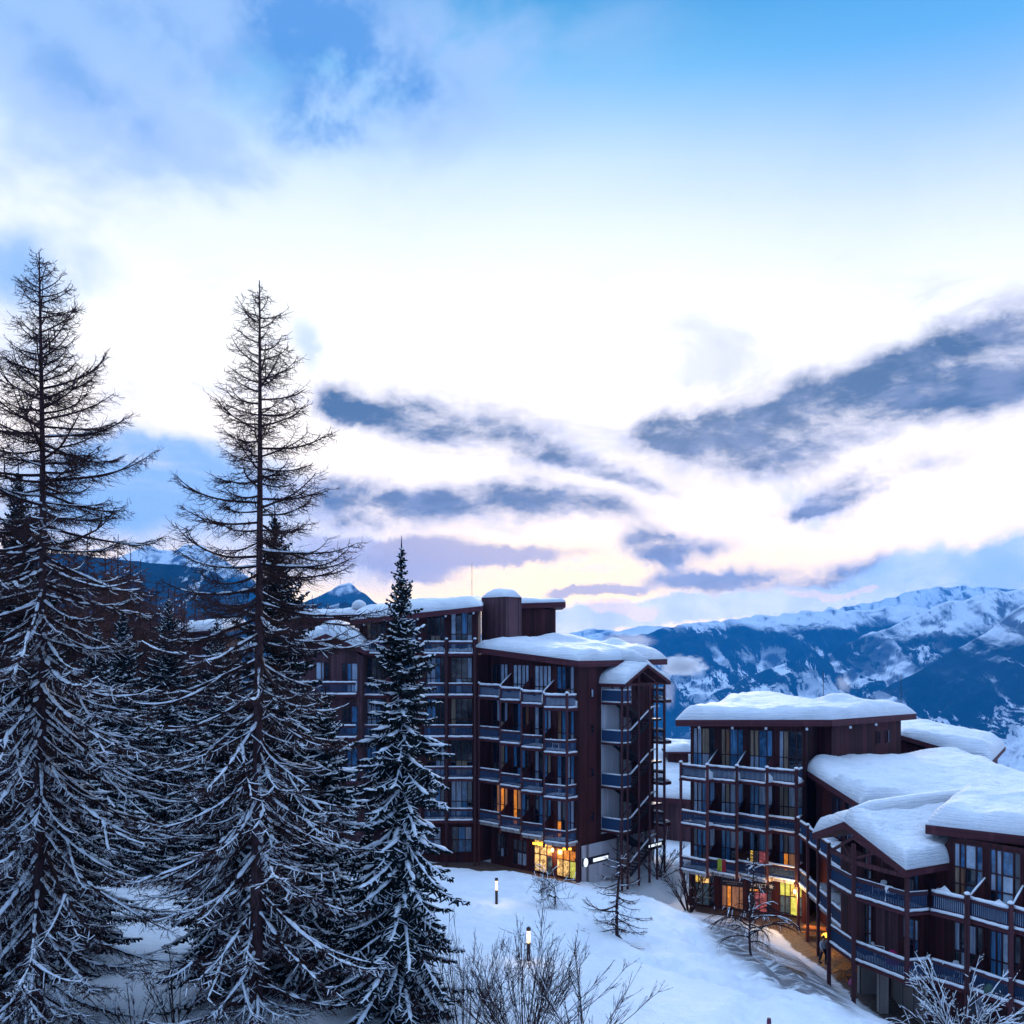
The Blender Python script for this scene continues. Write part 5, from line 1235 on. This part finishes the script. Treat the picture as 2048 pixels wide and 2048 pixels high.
# mushroom lamp at the passage
x, y = 21.3, 70.0; x = PX(1654, 70)
o = small('mushroom_lamp', (x, y, WZ[1]), 'glowing orange mushroom lamp at the passage beside the corner house', 'lamp')
m = MB(); m.lathe([(.09, 0), (.07, 1.1)], (x, y, WZ[1]), 12); o.part('pole', m, M['pole'])
m = MB(); m.lathe([(.36, 1.1), (.34, 1.18), (.24, 1.28), (.1, 1.33), (.01, 1.34)], (x, y, WZ[1]), 18); o.part('lamp_shade', m, M['lamp_orange'])
li = D.lights.new('lamp_light', 'POINT'); li.energy = 90; li.color = (1, .50, .10); li.shadow_soft_size = .2
lo = D.objects.new('lamp_light', li); COL.objects.link(lo); lo.parent = o.root; lo.location = (0, 0, 1.0)
# wall lantern under the last shop bay: lights the trodden snow
o = small('wall_lantern', (21.0, 76.0, 2.0), 'small lit lantern under the balcony beside the last shop window', 'lamp')
m = MB(); m.lathe([(.05, 0), (.1, .06), (.1, .24), (.03, .3)], (21.0, 76.0, 1.75), 10); o.part('lens', m, M['lamp'])
m = MB(); m.box(20.97, 21.03, 75.97, 76.03, 2.05, 2.34); o.part('bracket', m, M['black'])
li = D.lights.new('lamp_light', 'POINT'); li.energy = 380; li.color = (1, .62, .25); li.shadow_soft_size = .15
lo = D.objects.new('lamp_light', li); COL.objects.link(lo); lo.parent = o.root; lo.location = (-.3, -.3, -.3)
# lamp at the shop of the tall block
o = small('wall_lantern', (3.0, 83.6, 3.2), 'lit lantern above the shop door of the tall block', 'lamp')
pL = lerp(Wl, Wc, .745) - nA * .25
m = MB(); m.lathe([(.05, 0), (.11, .06), (.11, .26), (.03, .32)], (pL[0], pL[1], 3.25), 10); o.part('lens', m, M['lamp'])
m = MB(); m.bar((pL[0], pL[1], 3.58), (*(pL + nA * .25), 3.62), .04); o.part('bracket', m, M['black'])
li = D.lights.new('lamp_light', 'POINT'); li.energy = 120; li.color = (1, .6, .25); li.shadow_soft_size = .15
lo = D.objects.new('lamp_light', li); COL.objects.link(lo); lo.parent = o.root; lo.location = (pL[0] - 3.0 - .3, pL[1] - 83.6 - .3, -.1)

# shop boards of the right block
def text_mesh(name, s, size, a, d, z, out, m, parent, spacing=1.0):
    cu = D.curves.new('lettering', 'FONT'); cu.body = s; cu.size = size; cu.extrude = .012; cu.space_character = spacing
    t_ = D.objects.new('lettering', cu); COL.objects.link(t_)
    dg = bpy.context.evaluated_depsgraph_get(); me = D.meshes.new_from_object(t_.evaluated_get(dg)); D.objects.remove(t_); D.curves.remove(cu)
    o_ = D.objects.new(name, me); me.materials.clear(); me.materials.append(m); COL.objects.link(o_)
    rx = Matrix.Rotation(R(90), 4, 'X'); rz_ = Matrix.Rotation(math.atan2(d[1], d[0]), 4, 'Z')
    r = parent
    while r.parent: r = r.parent
    me.transform(Matrix.Translation(Vector((a[0] + out[0], a[1] + out[1], z)) - Vector(r.location)) @ rz_ @ rx); o_.parent = parent
    return o_
dB = unit(WBr - WBl); oB = V2(dB[1], -dB[0])
def board(t0, t1, z0, z1, lab):
    a, b = lerp(WBl, WBr, t0) + oB * .10, lerp(WBl, WBr, t1) + oB * .10
    o = small('shop_sign', (*((a + b) / 2), z0), lab, 'sign')
    m = MB(); m.wall(a, b, z0, z1, .05, -1); o.part('board', m, M['sign_board'], bevel=.01)
    return o, a, b
o, a, b = board(.525, .745, 1.12, 1.62, 'black ski shop board with pale capital letters over the lit door')
text_mesh('lettering', 'SKISET', .40, a + dB * .16, dB, 1.22, oB * .075, M['sign_text'], o.root, 1.05)
m = MB()
c = a + dB * 1.74 + oB * .08
for q in range(3):
    an = q * math.pi / 3 + .26; dx_, dz_ = math.cos(an) * .17, math.sin(an) * .17
    m.bar((*(c - dB * dx_), 1.37 - dz_), (*(c + dB * dx_), 1.37 + dz_), .05, .05)
o.part('emblem', m, M['sign_text'])
o, a, b = board(.275, .485, 1.12, 1.60, 'black shop board with two faint lines of small lettering')
m = MB(); rg = random.Random(3)
for row, (z0, z1, s0, s1) in enumerate(((1.40, 1.47, .2, 1.75), (1.24, 1.30, .55, 1.35))):
    s = s0
    while s < s1:
        l_ = rg.uniform(.05, .13); m.wall(a + dB * s + oB * .08, a + dB * (s + l_) + oB * .08, z0, z1, .012, -1); s += l_ + rg.uniform(.03, .05)
o.part('lettering', m, mat('faint_letters', (.25, .25, .30), .6))

# towel hanging over a balcony rail
M['towel_g'] = mat('towel_green', (.32, .36, .03), .9); M['towel_r'] = mat('towel_red', (.30, .02, .03), .9); M['magenta'] = mat('magenta_cloth', (.42, .02, .12), .9)
a_, b_ = V2(15.2, 79.8), V2(17.0, 78.0); dd = unit(b_ - a_); oo = V2(dd[1], -dd[0])
o = small('hanging_towel', (*lerp(a_, b_, .5), 3.6), 'green and red towel hung over the first floor handrail', 'towel')
for s0, s1, mk in ((.40, .55, 'towel_g'), (.555, .69, 'towel_r')):
    m = MB(); vs = []; fs = []
    for j in range(6):
        for i in range(5):
            p = lerp(a_, b_, s0 + (s1 - s0) * i / 4) + oo * (.06 + .02 * math.sin(i * 2.2 + j * .4)); vs.append((*p, 3.72 - j * .19))
    for j in range(6):
        for i in range(5): v_ = vs[j * 5 + i]; vs.append((v_[0] + oo[0] * .015, v_[1] + oo[1] * .015, v_[2]))
    for j in range(5):
        for i in range(4): q = j * 5 + i; fs += [(q, q + 1, q + 6, q + 5), (q + 30, q + 35, q + 36, q + 31)]
    m.add(vs, fs); o.part('cloth', m, M[mk], smooth=True)

# white plastic garden chairs on the balconies
def chair_parts():
    se = MB()
    se.prism([(-.24, -.24), (.24, -.24), (.22, .22), (-.22, .22)], .42, .45)
    bk = MB(); n = 9; vs = []
    for k in range(2):
        for i in range(n):
            t_ = i / (n - 1); xx = -.25 + .5 * t_; yy = .22 + .05 * (1 - (2 * t_ - 1) ** 2) + k * .025
            vs += [(xx, yy, .45), (xx * .92, yy + .12, .86 + .06 * (1 - (2 * t_ - 1) ** 2))]
    fs = []
    for i in range(n - 1):
        q = 2 * i; fs += [(q, q + 2, q + 3, q + 1), (q + 2 * n, q + 1 + 2 * n, q + 3 + 2 * n, q + 2 + 2 * n), (q + 1, q + 3, q + 3 + 2 * n, q + 1 + 2 * n)]
    bk.add(vs, fs)
    return se, bk
def chair(loc, rz, lab):
    o = thing('garden_chair', loc, lab, 'chair', 'white plastic garden chairs', rz)
    o.location = (0, 0, 0); se, bk = chair_parts()
    se.build('seat', M['plastic'], o); bk.build('backrest', M['plastic'], o, smooth=True)
    for sx in (-1, 1):
        for (ya, yb) in ((-.22, -.26), (.2, .28)):
            m = MB(); m.bar((sx * .22, ya, .43), (sx * .25, yb, 0), .045); m.build('leg', M['plastic'], o)
        m = MB(); m.bar((sx * .26, -.22, .66), (sx * .26, .3, .68), .05, .03); m.bar((sx * .26, -.2, .44), (sx * .26, -.2, .66), .04); m.build('armrest', M['plastic'], o)
    o.location = loc
    return o
ch1 = chair((20.55, 55.4, 6.27), 2.4, 'white chair by the gable balcony rail, right one of the pair')
for loc, rz, lab in (((20.25, 56.5, 6.22), -1.2, 'white chair beside the table on the gable balcony'), ((20.3, 56.6, 2.75), 1.0, 'white round backed chair on the lower gable balcony next to magenta cloth'),
                     ((23.3, 53.1, 2.75), .5, 'white round backed chair on the lower balcony right of the gable'), ((3.5, 82.5, 11.8), 1.5, 'white chair on the third balcony of the tall block corner')):
    c = copy_tree(ch1); c.location = loc; c.rotation_euler = (0, 0, rz); c['label'] = lab
# round table on the gable balcony
def table(name, loc, w_, d_, h_, mt, lab, cat='table', legs=True, rz=0, grp=None):
    o = thing(name, (0, 0, 0), lab, cat, grp, rz); m = MB()
    n_ = 6
    for i in range(n_):
        y0 = -d_ / 2 + d_ * i / n_; m.box(-w_ / 2, w_ / 2, y0 + .008, y0 + d_ / n_ - .008, h_ - .05, h_)
    m.build('table_top', mt, o)
    for sx in (-1, 1):
        m = MB(); m.bar((sx * w_ * .38, -d_ * .45, 0), (sx * w_ * .38, d_ * .1, h_ - .05), .08); m.bar((sx * w_ * .38, d_ * .45, 0), (sx * w_ * .38, -d_ * .1, h_ - .05), .08); m.bar((sx * w_ * .38, -d_ * .62, h_ * .55), (sx * w_ * .38, d_ * .62, h_ * .55), .06); m.build('leg', mt, o)
    if legs:
        for sy in (-1, 1): m = MB(); m.box(-w_ / 2, w_ / 2, sy * d_ * .62 - .12, sy * d_ * .62 + .12, h_ * .55 + .03, h_ * .55 + .08); m.build('bench', mt, o)
    o.location = loc; return o
M['bench_orange'] = wood_mat('orange_stained_wood', (.52, .17, .04), .12, .25)
table('balcony_table', (20.0, 57.2, 6.22), 1.2, .8, .75, M['beam'], 'dark slatted table on the gable balcony', legs=False, rz=.9)
table('picnic_table', (PX(1631, 73.4), 73.4, WZ[1]), 1.7, .8, .78, M['bench_orange'], 'orange picnic table under the corner of the stepped block', rz=-.5, grp='orange picnic tables')
table('picnic_table', (PX(1692, 64.6), 64.6, WZ[1]), 1.7, .8, .78, M['bench_orange'], 'orange picnic table under the corner house', rz=.9, grp='orange picnic tables')
li = D.lights.new('lamp_light', 'POINT'); li.energy = 60; li.color = (1, .5, .14); li.shadow_soft_size = .2
o = small('ceiling_lamp', (22.0, 73.2, 2.2), 'round lit lamp under the balcony above the orange table', 'lamp')
m = MB(); m.lathe([(.05, -.12), (.14, -.08), (.16, 0), (.16, .06)], (22.0, 73.2, 2.2), 14); o.part('lens', m, M['lamp'])
m = MB(); m.lathe([(.19, .06), (.19, .12)], (22.0, 73.2, 2.2), 14); o.part('base_plate', m, M['black'])
lo = D.objects.new('lamp_light', li); COL.objects.link(lo); lo.parent = o.root; lo.location = (0, 0, -.35)
# magenta cloth, green sheet, pink bag, marker
def lump(name, c, sx, sy, sz, mt, lab, cat, seed):
    o = MB(); rng = np.random.default_rng(seed); vs, fs = [], []; nu, nv = 14, 7
    for j in range(nv + 1):
        for i in range(nu):
            th, ph = j / nv * math.pi / 2, i / nu * 6.283
            k = 1 + .18 * math.sin(ph * 3 + seed) + rng.uniform(-.07, .07)
            vs.append((c[0] + sx * k * math.cos(th) ** .6 * math.cos(ph), c[1] + sy * k * math.cos(th) ** .6 * math.sin(ph), c[2] + sz * math.sin(th) * (1 + .1 * math.sin(ph * 2))))
    for j in range(nv):
        for i in range(nu): fs.append((j * nu + i, j * nu + (i + 1) % nu, (j + 1) * nu + (i + 1) % nu, (j + 1) * nu + i))
    fs.append(tuple(reversed(range(nu)))); o.add(vs, fs)
    ob = o.build(name, mt, smooth=True); return tag(ob, lab, cat)
lump('cloth_bundle', (20.75, 55.9, 2.7), .35, .3, .75, M['magenta'], 'magenta cloth heaped on the lower gable balcony', 'cloth', 3)
lump('garden_cover', (24.35, 51.5, 2.6), .55, .45, .55, mat('green_sheet', (.05, .10, .08), .8), 'green and blue garden cover on the lower balcony at the right', 'cover', 5)
lump('shopping_bag', (PX(1704, 63.2), 63.2, WZ[1]), .22, .18, .4, mat('pink_bag', (.5, .12, .25), .7), 'small pink bag left on the dark passage floor', 'bag', 7)
x = PX(1538, 41); z = GH(x, 41)
o = small('marker_post', (x, 41, z), 'short dark red marker post at the lower edge', 'post')
zt_ = CAMZ - (2036 - VH) / F * 41
m = MB(); m.lathe([(.09, 0), (.09, zt_ - z - .1), (.07, zt_ - z)], (x, 41, z), 12); o.part('pole', m, mat('marker_red', (.10, .02, .05), .5))
m = MB(); m.lathe([(.093, zt_ - z - .34), (.093, zt_ - z - .2)], (x, 41, z), 12); o.part('band', m, mat('marker_band', (.35, .05, .12), .5))

# the walking person
def skin_body(name, verts, edges, radii, mt, parent, root=0, sub=2):
    me = D.meshes.new(name); me.from_pydata(verts, edges, []); ob = D.objects.new(name, me); COL.objects.link(ob)
    sk = ob.modifiers.new('skin', 'SKIN'); sk.use_smooth_shade = True
    for i, r in enumerate(radii): me.skin_vertices[0].data[i].radius = (r, r) if np.isscalar(r) else r
    for i in range(len(verts)): me.skin_vertices[0].data[i].use_root = (i == root)
    s = ob.modifiers.new('sub', 'SUBSURF'); s.levels = sub; s.render_levels = sub
    dg = bpy.context.evaluated_depsgraph_get(); m2 = D.meshes.new_from_object(ob.evaluated_get(dg)); D.objects.remove(ob)
    m2.materials.clear(); m2.materials.append(mt); m2.polygons.foreach_set('use_smooth', [True] * len(m2.polygons))
    o_ = D.objects.new(name, m2); COL.objects.link(o_); o_.parent = parent; return o_
px_, py_ = PX(1647, 67.6), 67.6
pr = thing('person', (px_, py_, WZ[1] + .02), 'person in a pale jacket and dark trousers walking along the passage', 'person', rz=.5)
M['skin'] = mat('skin', (.45, .26, .19), .6); M['jacket'] = mat('pale_jacket', (.42, .44, .50), .8); M['trousers'] = mat('dark_trousers', (.015, .015, .025), .8); M['hair'] = mat('dark_hat', (.03, .02, .02), .9)
V_ = [(0, 0, .95), (0, .0, 1.2), (0, .01, 1.42), (0, 0, 1.52), (0, -.01, 1.62), (0, -.01, 1.72), (.1, 0, .9), (.12, -.12, .5), (.11, -.05, .09), (.11, -.2, .04), (-.1, 0, .9), (-.11, .10, .5), (-.11, .28, .12), (-.11, .17, .05),
      (.2, .01, 1.40), (.26, .05, 1.12), (.27, -.1, .88), (.27, -.15, .8), (-.2, .01, 1.40), (-.26, -.02, 1.12), (-.26, -.16, .9), (-.26, -.2, .82)]
E_ = [(0, 1), (1, 2), (2, 3), (3, 4), (4, 5), (0, 6), (6, 7), (7, 8), (8, 9), (0, 10), (10, 11), (11, 12), (12, 13), (2, 14), (14, 15), (15, 16), (16, 17), (2, 18), (18, 19), (19, 20), (20, 21)]
Rr = [(.15, .11), (.145, .105), (.15, .10), .055, (.085, .10), (.07, .085), .095, .065, .045, .035, .095, .065, .045, .035, .07, .052, .038, .036, .07, .052, .038, .036]
skin_body('body', V_, E_, Rr, M['skin'], pr)
skin_body('jacket', [(0, 0, .86), (0, 0, 1.2), (0, .01, 1.44), (.2, .01, 1.42), (.27, .05, 1.12), (.28, -.09, .9), (-.2, .01, 1.42), (-.27, -.02, 1.12), (-.27, -.15, .92)], [(0, 1), (1, 2), (2, 3), (3, 4), (4, 5), (2, 6), (6, 7), (7, 8)], [(.19, .15), (.18, .145), (.16, .12), .09, .075, .06, .09, .075, .06], M['jacket'], pr)
skin_body('trousers', V_[:1] + V_[6:9] + V_[10:13], [(0, 1), (1, 2), (2, 3), (0, 4), (4, 5), (5, 6)], [(.165, .13), .115, .085, .07, .115, .085, .07], M['trousers'], pr)
m = MB(); m.lathe([(.10, 0), (.105, .06), (.09, .13), (.05, .17), (.01, .18)], (0, 0, 1.665), 14)
pl_ = Vector(pr.location); pr.location = (0, 0, 0); m.build('hat', M['hair'], pr, smooth=True)
for sx in (-1, 1):
    m = MB(); m.lathe([(.06, 0), (.065, .05), (.06, .12), (.05, .2)], (sx * .11, -.08 if sx > 0 else .26, 0 if sx > 0 else .03), 10); m.box(sx * .11 - .05, sx * .11 + .05, (-.3 if sx > 0 else .06), (-.06 if sx > 0 else .28), 0, .08); m.build('boot', M['trousers'], pr)
pr.location = pl_

# chimney steam
def steam(name, c, s, dens, col, lab, seed):
    m = D.materials.new('steam'); m.use_nodes = True; t = NT(m.node_tree)
    tc_ = t.n('ShaderNodeTexCoord'); v = t.n('ShaderNodeVolumePrincipled'); o_ = t.n('ShaderNodeOutputMaterial'); t.link(v.outputs[0], o_.inputs['Volume'])
    v.inputs['Color'].default_value = (*col, 1)
    n = t.noise(t.vmath('ADD', tc_.outputs['Object'], (seed, seed * 2, 0)), 1.9, 7, .68)
    r = t.n('ShaderNodeVectorMath', operation='LENGTH'); t.link(tc_.outputs['Object'], r.inputs[0])
    f = t.math('MULTIPLY', t.smooth(t.math('ADD', n, t.math('MULTIPLY', r.outputs['Value'], -.46)), .12, .30), dens)
    t.link(f, v.inputs['Density'])
    mb = MB(); n_ = 12; prof = [(max(.01, math.sin(i / n_ * math.pi)), -math.cos(i / n_ * math.pi)) for i in range(n_ + 1)]
    mb.lathe(prof, (0, 0, 0), 18); ob = mb.build(name, m, smooth=True); ob.location = c; ob.scale = s
    tag(ob, lab, 'steam', 'chimney steam puffs', 'stuff'); return ob
steam('steam', P(1362, 1333, 180), (5.2, 2.6, 2.5), 1.2, (.95, .95, .97), 'white steam puff behind the tall block', 1.0)
steam('steam', P(1338, 1385, 150), (1.3, 1.2, 3.0), .35, (.97, .9, .9), 'thin steam wisp rising beside the tall block', 2.0)
steam('steam', P(1258, 1282, 150), (5.0, 2.0, 1.5), .5, (.97, .9, .9), 'flat steam drift above the tall block roof', 3.0)
steam('steam', P(1688, 1368, 140), (1.4, 1.2, 1.7), .4, (.97, .93, .93), 'small steam puff behind the stepped block roof', 4.0)
